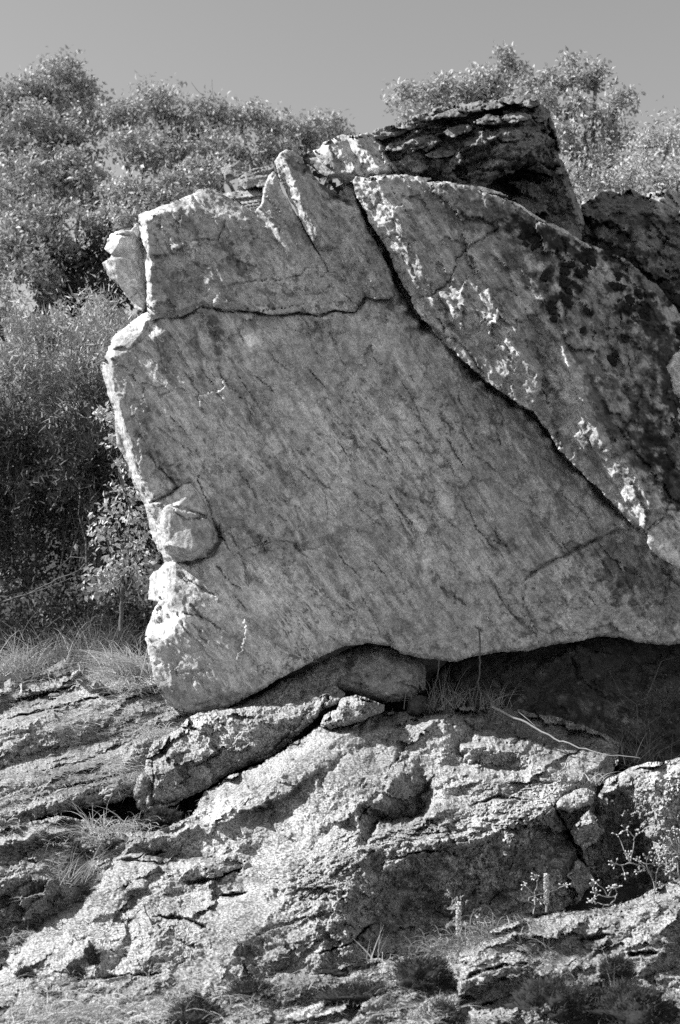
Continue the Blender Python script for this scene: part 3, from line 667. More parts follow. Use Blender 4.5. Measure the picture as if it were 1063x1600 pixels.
# --- loose stones and laminae on the top edge, left
relief('rock_chip', [(344,262),(352,258),(364,258),(374,252),(384,257),(390,266),(378,276),(362,282),(350,284)], lambda x, y: 11.25 + .0 * x + .1 * (270 - y) / 20, M_BD, boulder, warp=2.2, step=1.4, edge=3, edge_d=.05, thick=.5, amp=.04, freq=5, crust=.01, seed=55)
relief('rock_chip', [(372,280),(384,270),(400,263),(416,259),(430,262),(428,280),(418,292),(400,290),(385,296)], lambda x, y: 11.15 + .12 * (275 - y) / 20, M_BD, boulder, warp=2.2, step=1.4, edge=3, edge_d=.05, thick=.5, amp=.04, freq=5, crust=.01, seed=56, strata=[(math.radians(-20), 16, .04, 3)])
relief('rock_chip', [(304,304),(310,297),(326,293),(340,298),(352,302),(366,300),(380,292),(398,288),(410,292),(410,310),(404,330),(392,334),(376,318),(350,312),(326,306)], lambda x, y: 11.0 + .25 * (320 - y) / 30, M_BD, boulder, warp=2.2, step=1.4, edge=3, edge_d=.05, thick=.6, amp=.03, freq=5, crust=.012, seed=57, strata=[(math.radians(-12), 20, .04, 3)], tone=[([(360,300),(405,300)], 14, 1.5)])
for k, (pts) in enumerate([[(560,274),(600,272),(640,274),(680,280),(650,287),(600,282)], [(650,282),(700,284),(760,294),(800,306),(770,304),(710,292)], [(784,306),(830,330),(860,350),(820,338)], [(850,345),(880,358),(912,378),(930,392),(895,382),(860,360)]]):
    relief('rock_lamina', pts, lambda x, y: face(x, y) - .10 + .12 * (300 - y) / 30 * 0, M_B, boulder, warp=2.2, step=1.3, jitter=2.2, edge=2.5, edge_d=.05, thick=.4, amp=.02, freq=6, seed=60 + k, strata=[(math.radians(12), 22, .03, 3)], tone=[(pts, 14, 1.4)])

for k, (x, y, w, h, dy) in enumerate([(600,206,22,8,-.02),(640,196,26,9,-.08),(668,184,24,8,-.04),(700,180,30,9,-.12),(735,172,26,9,-.1),(770,164,26,10,-.12),(800,158,24,10,-.12),(826,162,18,10,-.08),(715,205,26,10,-.16),(760,190,28,11,-.2),(805,185,24,12,-.18),(845,185,14,12,-.05),(660,222,24,10,-.1),(620,228,20,10,-.06),(690,240,26,12,-.1),(740,222,20,10,-.18)]):
    q = random.Random(k + 40)
    pts = [(x - w * q.uniform(.8, 1.1), y + h * q.uniform(.1, .5)), (x - w * .5, y - h * q.uniform(.3, .7)), (x + w * .1, y - h * q.uniform(.6, 1.1)), (x + w * .7, y - h * q.uniform(.5, 1.1)), (x + w * q.uniform(.9, 1.2), y - h * q.uniform(0, .4)), (x + w * .6, y + h * q.uniform(.2, .6)), (x - w * .2, y + h * q.uniform(.5, .9))]
    relief('rock_flake', pts, lambda X, Y, x=x, y=y, dy=dy: face(X, Y) + .07 + dy + .10 * (y - Y) / 10, M_BD, boulder, warp=2.5, step=1.3, jitter=2.5, edge=3, edge_d=.04, thick=.45, amp=.04, freq=5, crust=.01, crust_f=12, seed=300 + k, facet=[(12, .002, .02, -.3, 1.6)])
# ================================================================== ground
PROF_Y = [-30, 2, 5, 7.6, 9, 11, 12.5, 14, 17, 24, 34, 60, 300]
PROF_Z = [-2.4, -1.0, -.6, -.35, .30, 1.25, 1.95, 2.5, 3.4, 6.6, 10.5, 14, 16]
def terr(x, y):
    z = np.interp(y, PROF_Y, PROF_Z)
    z = z + np.clip(-x - 8, 0, 40) * -.02 + np.clip(x - 5, 0, 40) * .06
    return z
tx = np.concatenate([-np.geomspace(6, 140, 40)[::-1], np.arange(-5.9, 5.95, .06), np.geomspace(6, 140, 40)])
ty = np.concatenate([np.linspace(-30, 6, 25), np.arange(6.1, 14.5, .06), np.linspace(14.6, 30, 70), np.geomspace(31, 290, 30)])
TX, TY = np.meshgrid(tx, ty)
tp = np.stack([TX.ravel(), TY.ravel(), np.zeros(TX.size)], -1)
tz = terr(tp[:, 0], tp[:, 1]) + .10 * fbm(tp * .7, 4, 5) + .05 * fbm(tp * 3.0, 5, 8) + .02 * np.abs(fbm(tp * 14, 3, 9))
tp[:, 2] = tz
idx = np.arange(TX.size).reshape(TX.shape)
tq = np.stack([idx[:-1, :-1].ravel(), idx[:-1, 1:].ravel(), idx[1:, 1:].ravel(), idx[1:, :-1].ravel()], -1)
ter = add('hillside', mesh_data('hillside', tp, tq, None, True, {'tone': np.full(len(tp), .2)}), M_G)  # tone kept very low to paint in shadow under the bushes
props(ter, 'stony hillside of lichen-grown rock and thin soil', None, None, 'structure')

def gy(px, py): return 7.7 + (1600 - py) * 0.0067

# --- left slope of thin mossy rock layers
relief('layered_rock', [(-60,1098),(0,1075),(40,1072),(90,1062),(130,1052),(200,1040),(262,1030),(300,1080),(300,1130),(262,1160),(238,1180),(226,1210),(214,1240),(190,1252),(150,1262),(110,1268),(60,1280),(40,1292),(0,1300),(-60,1330)],
       lambda x, y: 10.0 + (1280 - y) * .0107 + tin(x, y, [[(-60,1098,.1),(90,1062,.1),(262,1030,.1)], [(-60,1190,-.12),(60,1150,-.12),(200,1110,-.12),(260,1100,-.1)], [(-60,1215,.08),(70,1180,.08),(200,1150,.1),(245,1140,.1)], [(-60,1240,-.1),(80,1215,-.12),(200,1180,-.08)], [(-60,1330,.15),(60,1280,.12),(190,1252,.15),(226,1210,.2)], [(-60,1300,-.05),(60,1262,-.08),(180,1232,-.05)]]),
       M_G, None, step=1.7, jitter=3, edge=6, edge_d=.25, thick=1.2, amp=.10, freq=1.6, octs=6, gain=.48, aniso=(math.radians(-22), 2.2), crust=.014, crust_f=17, strata=[(math.radians(-22), 12, .05, 3)], smooth=False, bs=.0107, seed=71, facet=[(40, .0016, .05, math.radians(-20), 2.4), (14, .0014, .018, math.radians(-20), 2.2)],
       grooves=[([(60,1205),(130,1190),(200,1160),(240,1135)], 3, .16), ([(0,1125),(90,1105),(170,1085),(250,1072)], 3, .2), ([(80,1235),(150,1220),(210,1205)], 3, .16), ([(10,1100),(70,1085),(120,1070)],3,.2)],
       tone=[([(60,1215),(180,1190)], 10, .6), ([(100,1160),(200,1120)], 14, .8), ([(60,1240),(190,1215)], 10, .6), ([(-20,1110),(60,1095)], 9, .7), ([(150,1080),(240,1060)], 24, 1.25)])
props(bpy.data.objects['layered_rock'], 'grey layered rock slope covered in fine lichen, left of the boulder', 'rock slope')
# --- lower left slabs
relief('stepped_rock', [(-60,1320),(0,1296),(50,1284),(90,1276),(140,1284),(170,1296),(205,1300),(250,1300),(225,1335),(180,1380),(125,1430),(60,1480),(-60,1560)],
       lambda x, y: gy(x, y) - .15 + tin(x, y, [[(-60,1320,.3),(50,1284,.25),(140,1284,.35),(205,1300,.5),(250,1300,.55)], [(-60,1345,-.15),(40,1305,-.15),(100,1300,-.05),(150,1320,.2)], [(60,1330,.12),(110,1330,.25)], [(-60,1560,.62),(60,1480,.62),(125,1430,.62),(180,1380,.62),(225,1335,.62)], [(-60,1500,.32),(40,1440,.34),(110,1395,.38),(165,1345,.42)], [(-60,1420,-.05),(60,1390,.05)]]),
       M_G, None, step=1.8, jitter=3, edge=6, edge_d=.2, thick=1.1, amp=.09, freq=1.8, octs=6, gain=.48, crust=.014, crust_f=17, strata=[(math.radians(-28), 9, .05, 3)], smooth=False, bs=.0067, seed=73, facet=[(40, .0016, .05, math.radians(-25), 2.0), (14, .0014, .018, math.radians(-25), 2.0)], tone=[([(70,1310),(110,1300)], 14, .5), ([(20,1400),(90,1380)], 20, .7)])
props(bpy.data.objects['stepped_rock'], 'low grey rock with a dark mossy hollow below the layered slope', 'rock')

# --- ledge rock wedged under the left corner of the boulder
relief('ledge_rock', [(228,1268),(226,1230),(228,1195),(236,1170),(256,1152),(276,1140),(290,1124),(312,1113),(350,1108),(390,1104),(430,1100),(468,1094),(505,1078),(526,1072),(540,1085),(528,1100),(505,1112),(486,1130),(462,1152),(432,1178),(400,1192),(362,1206),(330,1228),(310,1240),(290,1246),(270,1258),(250,1268)],
       lambda x, y: 10.42 + .62 * tin(x, y, [[(228,1260,.2),(228,1195,.35),(276,1140,.55),(312,1113,.75),(390,1104,.8),(468,1094,.8),(526,1072,.95)], [(242,1190,.06),(290,1145,.18),(330,1135,.22),(400,1130,.3),(470,1118,.42),(505,1100,.6)],
       [(240,1250,.02),(270,1240,.0),(330,1200,.10),(380,1180,.16),(450,1150,.36),(500,1112,.62)], [(290,1246,.12),(330,1228,.22),(400,1192,.40),(462,1152,.62),(505,1112,.75)], [(270,1180,-.06),(310,1170,.02)]]),
       M_C, None, step=1.5, jitter=2, edge=6, edge_d=.12, thick=1.0, amp=.05, freq=2.6, octs=7, crust=.009, crust_f=16, smooth=False, seed=75, facet=[(36, .0012, .025, math.radians(-20), 1.5), (13, .0012, .010, 0, 1.4)],
       grooves=[([(330,1160),(345,1175),(320,1190),(300,1200)], 3, .06), ([(236,1170),(240,1220),(236,1260)], 3, .08)], tone=[([(360,1190),(460,1140)], 16, .72), ([(270,1180),(300,1220)], 20, .8), ([(340,1125),(500,1100)], 14, .85), ([(290,1130),(340,1125)], 12, 1.3)])  # tones paint the shaded lower right underside and a lit patch on top
props(bpy.data.objects['ledge_rock'], 'pale lichen-crusted ledge rock directly under the lower left corner of the boulder', 'rock')
relief('rock', [(214,1262),(206,1240),(214,1215),(224,1205),(234,1215),(236,1250),(228,1272)], lambda x, y: 10.45 + .0 * x, M_C, None, step=1.6, jitter=2, edge=8, edge_d=.15, thick=.5, amp=.06, freq=5, crust=.02, seed=76, smooth=True)
props(bpy.data.objects['rock'], 'small knobbly grey rock leaning against the left end of the ledge rock', 'rock')

# --- big sunlit outcrop in the middle foreground
outO = [(-60,1530),(0,1488),(60,1440),(110,1405),(160,1352),(200,1318),(250,1296),(300,1276),(318,1240),(360,1212),(410,1192),(450,1168),(490,1140),(520,1128),(560,1122),(600,1114),(650,1108),(720,1104),(790,1108),(860,1118),(930,1140),(968,1160),(968,1190),(950,1212),(930,1232),(935,1262),(925,1290),(915,1330),(930,1380),(905,1410),(860,1430),(800,1440),(740,1465),(690,1480),(640,1492),(590,1500),(540,1512),(480,1530),(420,1540),(360,1540),(300,1558),(240,1575),(120,1585),(-60,1610)]
def d_out(px, py):
    base = np.minimum(gy(px, py), 99)
    return base + tin(px, py, [
        [(-60,1530,.35),(60,1440,.4),(160,1352,.45),(200,1318,.45),(300,1276,.4)],
        [(318,1240,.3),(410,1192,.05),(490,1140,-.05),(560,1122,.25),(650,1108,.5),(790,1108,.5),(968,1160,.4)],
        [(190,1335,.05),(230,1308,-.0),(320,1290,-.08),(420,1260,-.05)],
        [(215,1330,.2),(250,1340,.25),(300,1345,.2)], [(225,1345,.02),(290,1365,.02),(380,1330,.03)],
        [(0,1510,.05),(80,1450,.05),(160,1390,.1),(240,1370,.0)],
        [(330,1400,.1),(380,1390,.1)], [(330,1420,.0),(400,1400,.0)],
        [(360,1250,-.10),(440,1205,-.30),(520,1155,-.34),(580,1140,-.15),(690,1135,-.12)], [(400,1260,-.2),(500,1210,-.3)],
        [(480,1330,.0),(560,1260,-.12),(600,1225,-.2),(640,1205,-.2)],
        [(596,1270,.02),(640,1210,-.16)],                                  # edge of the notch
        [(598,1284,.30),(650,1275,.42),(668,1240,.28),(652,1208,.02)],     # notch bottom
        [(600,1292,-.22),(660,1285,-.22),(690,1255,-.16),(720,1235,-.1)],
        [(650,1180,-.05),(700,1150,-.12),(718,1160,.05),(718,1190,.1)],
        [(730,1165,-.22),(790,1172,-.20),(830,1185,-.1)], [(735,1195,.08),(800,1200,.05),(820,1200,.02)],
        [(690,1235,-.15),(760,1215,-.2),(830,1230,-.2),(850,1240,-.2)],
        [(560,1330,-.25),(640,1320,-.35),(720,1310,-.42),(790,1300,-.45),(850,1262,-.34),(890,1230,-.1)],
        [(480,1400,-.1),(540,1400,-.2),(600,1400,-.1)], [(470,1470,.0),(540,1480,.12),(600,1450,.28)],
        [(610,1380,-.05),(650,1400,.32),(720,1440,.42),(740,1460,.5)], [(690,1360,-.1),(730,1350,-.15),(745,1390,.15)],
        [(820,1330,-.10),(860,1380,.30),(880,1420,.5)], [(900,1300,.3),(925,1340,.4),(920,1390,.5)],
        [(850,1275,-.2),(880,1320,.15),(900,1360,.4)], [(930,1232,.3),(925,1290,.4)],
        [(540,1512,.2),(640,1492,.5),(740,1465,.5),(860,1430,.6)],
        [(350,1500,.05),(420,1440,-.05),(470,1380,-.08)], [(340,1520,.12),(400,1535,.2),(480,1530,.25)],
        [(-60,1610,.15),(240,1575,.15),(300,1558,.15)], [(100,1500,-.05),(220,1470,-.05),(300,1450,-.0)],
        [(950,1180,.3),(850,1150,.35),(760,1135,.3)]])
relief('outcrop', outO, d_out, M_C, None, step=1.6, jitter=3, edge=5, edge_d=.16, thick=1.0, amp=.07, freq=2.0, octs=6, gain=.46, crust=.006, crust_f=17, smooth=False, bs=.0067, seed=81, facet=[(90, .0009, .035, math.radians(-28), 2.0), (32, .0010, .018, math.radians(-28), 1.8), (12, .0007, .005, 0, 1.4)], calm=[([(590,1190),(520,1250),(430,1340),(340,1490),(310,1530)], 42), ([(230,1320),(140,1400),(60,1470)], 40), ([(330,1250),(450,1190),(560,1140)], 30), ([(380,1290),(300,1330)], 24), ([(690,1150),(660,1190)], 20)],
       strata=[(math.radians(-24), 6, .035, 3)], shrink=(.998, .985, .95, .8),
       grooves=[([(560,1285),(570,1265),(580,1258)], 3, .12), ([(205,1342),(235,1335),(260,1332)], 2.5, .15), ([(180,1345),(225,1345),(265,1350)], 3, .12), ([(580,1290),(610,1270)], 2.5, .1), ([(240,1432),(300,1438),(330,1455)], 4, .15), ([(100,1535),(180,1525),(260,1520)], 4, .12),
                ([(500,1490),(540,1478),(565,1460),(585,1440)], 4, .2), ([(860,1250),(890,1300),(905,1340),(930,1370)], 3.5, .2), ([(290,1380),(340,1372),(380,1355)], 5, .2), ([(340,1400),(390,1395)], 5, .2), ([(730,1260),(780,1245),(830,1250)],3,.1), ([(610,1345),(660,1330),(690,1330)],3,.15), ([(600,1300),(650,1305),(700,1300)],3,.1)],
       bumps=[([(560,1330),(640,1320),(790,1290),(850,1260)], 45, .06, 7), ([(500,1400),(560,1470)], 55, .07, 7), ([(745,1340),(720,1400)], 16, .06, 10), ([(860,1290),(700,1430)], 50, .03, 12)],
       tone=[([(380,1350),(330,1480)], 26, 1.0), ([(620,1240),(630,1275)], 22, .8), ([(700,1330),(640,1370)], 24, .6), ([(620,1380),(600,1450)], 28, .6), ([(830,1330),(800,1400),(700,1420)], 40, .5), ([(870,1290),(910,1380)], 24, .55), ([(740,1360),(720,1400)], 12, 1.3), ([(640,1430),(690,1430)], 20, .8),  # dark tones: mossy front, plus painted shade on down-facing faces and the notch
             ([(760,1130),(940,1165)], 26, .6), ([(480,1220),(440,1250),(400,1290)], 30, .85), ([(240,1330),(330,1345)], 13, .62), ([(330,1385),(390,1375)], 9, .6), ([(360,1260),(330,1280)], 22, 1.35), ([(520,1250),(420,1330)], 30, 1.25), ([(140,1500),(250,1470)], 40, 1.05), ([(840,1240),(870,1270)], 10, 1.3), ([(100,1550),(300,1540)], 12, .75)])  # first tone darkens the ground lying in the boulder's shadow
props(bpy.data.objects['outcrop'], 'broad sunlit outcrop crusted with pale lichen filling the middle foreground', 'rock outcrop')

# --- loose rocks around it
def rock(label, outline, yy, mat, seed, slope=.004, **kw):
    k = dict(step=1.5, jitter=2, edge=9, edge_d=.16, thick=.5, amp=.05, freq=4, octs=6, crust=.008, crust_f=18, smooth=False, bs=(0 if callable(yy) else slope), seed=seed, facet=[(22, .001, .015, .3, 1.3)]); k.update(kw)
    cy = sum(p[1] for p in outline) / len(outline); cx = sum(p[0] for p in outline) / len(outline)
    dep = yy if callable(yy) else (lambda x, y: yy + (cy - y) * slope + (x - cx) * .0008)
    o = relief('rock', outline, dep, mat, None, **k)
    return props(o, label, 'rock', 'loose rocks around the foot of the boulder')
rock('small angular pale stone lying at the right end of the ledge rock', [(500,1134),(506,1120),(524,1108),(536,1088),(556,1088),(584,1094),(602,1100),(600,1112),(578,1120),(548,1134),(520,1136)],
     lambda x, y: 10.55 + .7 * tin(x, y, [[(500,1134,.1),(524,1108,.1),(536,1088,.25),(602,1100,.3)], [(512,1130,-.05),(538,1108,-.03),(552,1128,-.08),(575,1100,-.02),(580,1118,.0)]]), M_C, 83, amp=.02, crust=.006)
rock('rounded grey rock in shade under the middle of the boulder', [(470,1062),(500,1042),(530,1020),(556,1008),(590,1002),(625,1010),(655,1024),(668,1050),(664,1078),(640,1094),(606,1096),(570,1090),(540,1082),(520,1078),(480,1090)],
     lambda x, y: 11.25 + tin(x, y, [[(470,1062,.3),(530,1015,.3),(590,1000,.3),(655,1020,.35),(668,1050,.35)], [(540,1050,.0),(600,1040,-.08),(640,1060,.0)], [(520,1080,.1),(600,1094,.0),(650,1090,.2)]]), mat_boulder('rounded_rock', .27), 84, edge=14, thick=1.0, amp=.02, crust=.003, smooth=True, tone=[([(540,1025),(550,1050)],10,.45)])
rock('dark speckled slanting rock in the slit below the boulder', [(345,1112),(400,1090),(440,1066),(480,1046),(520,1026),(545,1020),(545,1050),(520,1080),(480,1098),(430,1105),(380,1112)],
     lambda x, y: 11.15 + (1100 - y) * .004 + 0 * x, M_CS, 85, thick=1.0, smooth=True, amp=.03)
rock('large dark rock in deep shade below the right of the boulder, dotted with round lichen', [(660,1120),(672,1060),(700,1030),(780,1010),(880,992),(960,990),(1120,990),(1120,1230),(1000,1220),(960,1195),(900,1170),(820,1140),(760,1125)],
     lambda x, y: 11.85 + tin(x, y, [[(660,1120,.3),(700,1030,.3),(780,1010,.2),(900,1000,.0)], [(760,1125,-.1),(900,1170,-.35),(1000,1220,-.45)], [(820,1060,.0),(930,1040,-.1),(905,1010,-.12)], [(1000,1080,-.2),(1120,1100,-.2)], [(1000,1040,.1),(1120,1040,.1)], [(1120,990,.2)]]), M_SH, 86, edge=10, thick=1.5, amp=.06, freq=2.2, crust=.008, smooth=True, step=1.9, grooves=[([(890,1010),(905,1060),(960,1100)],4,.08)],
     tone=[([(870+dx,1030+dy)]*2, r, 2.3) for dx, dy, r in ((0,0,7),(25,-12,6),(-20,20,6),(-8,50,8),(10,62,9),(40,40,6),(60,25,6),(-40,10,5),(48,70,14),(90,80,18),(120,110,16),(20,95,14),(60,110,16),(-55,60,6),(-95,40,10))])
rock('lit crusty rock at the right edge with a dark hollow side', [(905,1330),(928,1292),(934,1245),(948,1218),(980,1202),(1012,1192),(1060,1186),(1120,1180),(1120,1400),(1000,1412),(930,1420),(915,1385)],
     lambda x, y: 9.75 + tin(x, y, [[(934,1240,.35),(980,1202,.3),(1060,1186,.35),(1120,1180,.4)], [(990,1225,.05),(1030,1215,-.1),(1120,1215,-.1)], [(935,1270,.4),(985,1260,.32),(1005,1300,.36),(1000,1380,.4)], [(1020,1260,-.08),(1040,1330,-.08),(1060,1380,.0)], [(930,1420,.4),(1000,1412,.3)], [(1120,1400,-.1)]]), M_CS, 87, edge=6, thick=.9, amp=.05, freq=3, crust=.03, step=1.7, tone=[([(960,1270),(980,1380)],36,.5), ([(1030,1210),(1060,1260)],22,1.5), ([(990,1300),(1000,1390)],20,.5)])  # tones paint the sunlit top brighter and the hollow side darker
rock('small pale boulder wedged above the pointed stone at the right', [(868,1262),(876,1246),(896,1236),(918,1230),(930,1240),(926,1256),(905,1266),(890,1272)], 9.75, M_C, 88)
rock('pointed stone with a white lit tip in the right-hand gully', [(892,1300),(902,1284),(912,1272),(922,1266),(932,1276),(944,1300),(930,1318),(912,1326),(900,1318)],
     lambda x, y: 9.62 + tin(x, y, [[(892,1300,.12),(912,1272,.1),(922,1264,.12)], [(902,1292,.0),(922,1285,-.05),(934,1290,.02)], [(944,1300,.2),(900,1326,.1),(930,1318,.1)]]), M_C, 89, edge=4, crust=.006, amp=.02)
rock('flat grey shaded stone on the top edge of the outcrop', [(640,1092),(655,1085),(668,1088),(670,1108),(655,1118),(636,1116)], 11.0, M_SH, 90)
# --- lower right slabs
outL = [(560,1600),(600,1545),(640,1515),(690,1492),(730,1470),(790,1446),(850,1432),(920,1424),(980,1410),(1020,1392),(1063,1370),(1120,1350),(1120,1660),(560,1660)]
relief('bottom_rock', outL, lambda x, y: gy(x, y) - .06 + tin(x, y, [[(560,1600,.1),(640,1515,.25),(730,1470,.3),(850,1432,.3),(980,1410,.3),(1120,1350,.3)], [(700,1500,.0),(800,1465,.0),(900,1445,-.02),(1000,1425,-.06),(1120,1400,-.1)], [(720,1540,-.1),(800,1510,-.05),(860,1500,.06),(960,1490,.06)], [(720,1560,.06),(820,1530,.05)], [(860,1520,-.05),(960,1505,-.08)], [(560,1660,-.1),(800,1660,-.05),(1120,1660,-.1)], [(1000,1530,.1),(1063,1530,.15)]]),
       M_G, None, step=1.7, jitter=3, edge=6, edge_d=.15, thick=1.0, amp=.07, freq=2.2, octs=6, gain=.46, crust=.012, crust_f=18, strata=[(math.radians(-18), 9, .04, 3)], smooth=False, bs=.0067, seed=91, facet=[(50, .0016, .05, math.radians(-18), 2.2), (16, .0014, .018, math.radians(-18), 2.0)],
       grooves=[([(720,1530),(780,1510),(830,1505)], 4, .2), ([(740,1575),(800,1555),(850,1545)], 4, .2), ([(980,1490),(1030,1488)], 6, .25), ([(900,1470),(960,1460)], 4, .15)], tone=[([(820,1490),(960,1480)], 18, .7), ([(820,1540),(980,1560)], 30, .5), ([(1000,1440),(1050,1460)], 30, 1.2), ([(1030,1530),(1060,1560)],16,.7), ([(740,1520),(800,1490)],20,1.2)])
props(bpy.data.objects['bottom_rock'], 'sloping slab of pale and mossy rock in the lower right corner', 'rock slab')
# --- bottom strip
relief('bottom_rock', [(-60,1590),(60,1578),(180,1570),(260,1556),(320,1545),(380,1530),(440,1524),(520,1514),(580,1500),(640,1494),(700,1490),(720,1530),(720,1660),(-60,1660)],
       lambda x, y: gy(x, y) - .05 + tin(x, y, [[(-60,1590,.2),(180,1570,.2),(380,1530,.2),(640,1494,.25)], [(-60,1610,0),(180,1600,-.05),(380,1560,-.08),(520,1535,-.05),(640,1520,-.05)], [(420,1575,.08),(560,1555,.08)], [(440,1590,-.1),(560,1575,-.1),(700,1560,0)], [(-60,1660,-.1),(720,1660,-.1)]]),
       M_G, None, step=1.7, jitter=3, edge=5, edge_d=.12, thick=.9, amp=.07, freq=2.4, octs=6, gain=.46, crust=.012, crust_f=18, strata=[(math.radians(-14), 10, .04, 3)], smooth=False, bs=.0067, seed=93, facet=[(40, .0016, .05, math.radians(-14), 2.4), (14, .0014, .018, math.radians(-14), 2.0)],
       grooves=[([(500,1520),(560,1512),(600,1502)], 5, .25), ([(520,1562),(570,1555),(610,1550)], 5, .25)], tone=[([(520,1560),(600,1545)], 14, .5), ([(440,1540),(520,1530)], 14, .6), ([(360,1560),(420,1545)], 16, .5), ([(300,1580),(330,1600)], 24, .5), ([(480,1578),(520,1572)], 11, 1.7)])
o = bpy.data.objects['bottom_rock.001']; props(o, 'low mossy rock strip along the bottom edge, left of the dark moss cushions', 'rock slab')
rock('flat white stone lying in moss at the bottom, left of the middle', [(442,1592),(462,1580),(490,1570),(512,1564),(508,1578),(495,1590),(470,1598)], 7.72, M_C, 95, step=1.3, amp=.02, edge=5, crust=.004, tone=[([(460,1588),(500,1574)],20,1.6)])
rock('narrow pale stone half sunk in moss beside a dark cushion', [(330,1578),(350,1566),(372,1558),(378,1562),(360,1574),(345,1582)], 7.85, M_C, 96, step=1.3, amp=.015, edge=4, crust=.004, tone=[([(335,1575),(375,1560)],20,1.4)])
rock('dark smooth stone with a grassy foot at the far left edge of the slope top', [(62,1058),(72,1046),(92,1034),(112,1028),(132,1036),(134,1052),(112,1058),(90,1064)], 12.5, M_BD, 97)
rock('small pale upright stone in the grass at the far left', [(5,1088),(8,1066),(18,1060),(26,1066),(28,1085),(20,1092)], 12.2, M_G, 98)
rock('tiny white stone beside the upright stone at the far left', [(28,1084),(31,1070),(36,1068),(38,1076),(36,1086)], 12.15, M_C, 99, tone=[([(30,1070),(34,1086)],20,1.5)])
rock('tiny pale stone in front of the dark smooth stone', [(110,1056),(114,1048),(122,1048),(124,1056)], 12.0, M_C, 100)
rock('pebble lying alone on the layered slope', [(140,1072),(146,1064),(156,1062),(162,1068),(158,1074),(146,1076)], 11.85, M_BD, 101, step=1.2, edge=4)
rock('pale boulder half hidden in the dark undergrowth at the far left', [(-40,900),(-20,878),(20,874),(45,884),(55,900),(48,920),(10,930),(-40,930)], 14.5, M_B, 102, thick=.8)
# ================================================================== plants
RS = np.random.RandomState(7)

def tube(pts, rad, sides=5):
    """tapered tube along points -> verts, quads"""
    P = np.asarray(pts, float); n = len(P)
    T = np.gradient(P, axis=0); T /= np.linalg.norm(T, axis=1)[:, None] + 1e-9
    ref = np.array([0, 0, 1.0]) if abs(T[0, 2]) < .9 else np.array([1.0, 0, 0])
    A = np.cross(T, ref); A /= np.linalg.norm(A, axis=1)[:, None] + 1e-9
    Bn = np.cross(T, A)
    th = np.linspace(0, 2 * math.pi, sides, endpoint=False)
    R = np.asarray(rad, float).reshape(-1, 1, 1)
    V = P[:, None, :] + R * (np.cos(th)[None, :, None] * A[:, None, :] + np.sin(th)[None, :, None] * Bn[:, None, :])
    i = np.arange(n - 1)[:, None] * sides; j = np.arange(sides)[None, :]; k = (j + 1) % sides
    Q = np.stack([i + j, i + k, i + sides + k, i + sides + j], -1).reshape(-1, 4)
    return V.reshape(-1, 3), Q

class Acc:
    def __init__(s): s.V, s.Q, s.T, s.n = [], [], [], 0
    def add(s, V, Q=None, T=None):
        s.V.append(np.asarray(V)); 
        if Q is not None and len(Q): s.Q.append(np.asarray(Q) + s.n)
        if T is not None and len(T): s.T.append(np.asarray(T) + s.n)
        s.n += len(V)
    def tube(s, pts, rad, sides=5): s.add(*tube(pts, rad, sides))
    def build(s, name, mat, parent=None, smooth=True):
        return add_world(name, np.concatenate(s.V), mat, parent, np.concatenate(s.Q) if s.Q else None, np.concatenate(s.T) if s.T else None, smooth)

def bent(a, b, n=5, wob=.08, rs=RS):
    a, b = np.asarray(a, float), np.asarray(b, float); t = np.linspace(0, 1, n)[:, None]
    L = np.linalg.norm(b - a); off = rs.randn(n, 3) * wob * L; off[0] = off[-1] = 0
    return a + (b - a) * t + off * np.sin(t * math.pi)

def leaf_quads(C, length, rs, width=.5, flat=.35):
    n = len(C); d = rs.randn(n, 3); d /= np.linalg.norm(d, axis=1)[:, None]
    nv = rs.randn(n, 3) * .8 + np.array([-.55, -.2, flat * 2.5]); s = np.cross(d, nv); s /= np.linalg.norm(s, axis=1)[:, None] + 1e-9
    L = length * (.6 + .8 * rs.rand(n, 1)); w = L * width * .5
    up = np.cross(s, d)
    V = np.stack([C, C + d * L * .5 + s * w + up * L * .08, C + d * L - up * L * .06, C + d * L * .5 - s * w + up * L * .08], 1).reshape(-1, 3)
    Q = np.arange(4 * n).reshape(-1, 4)
    return V, Q

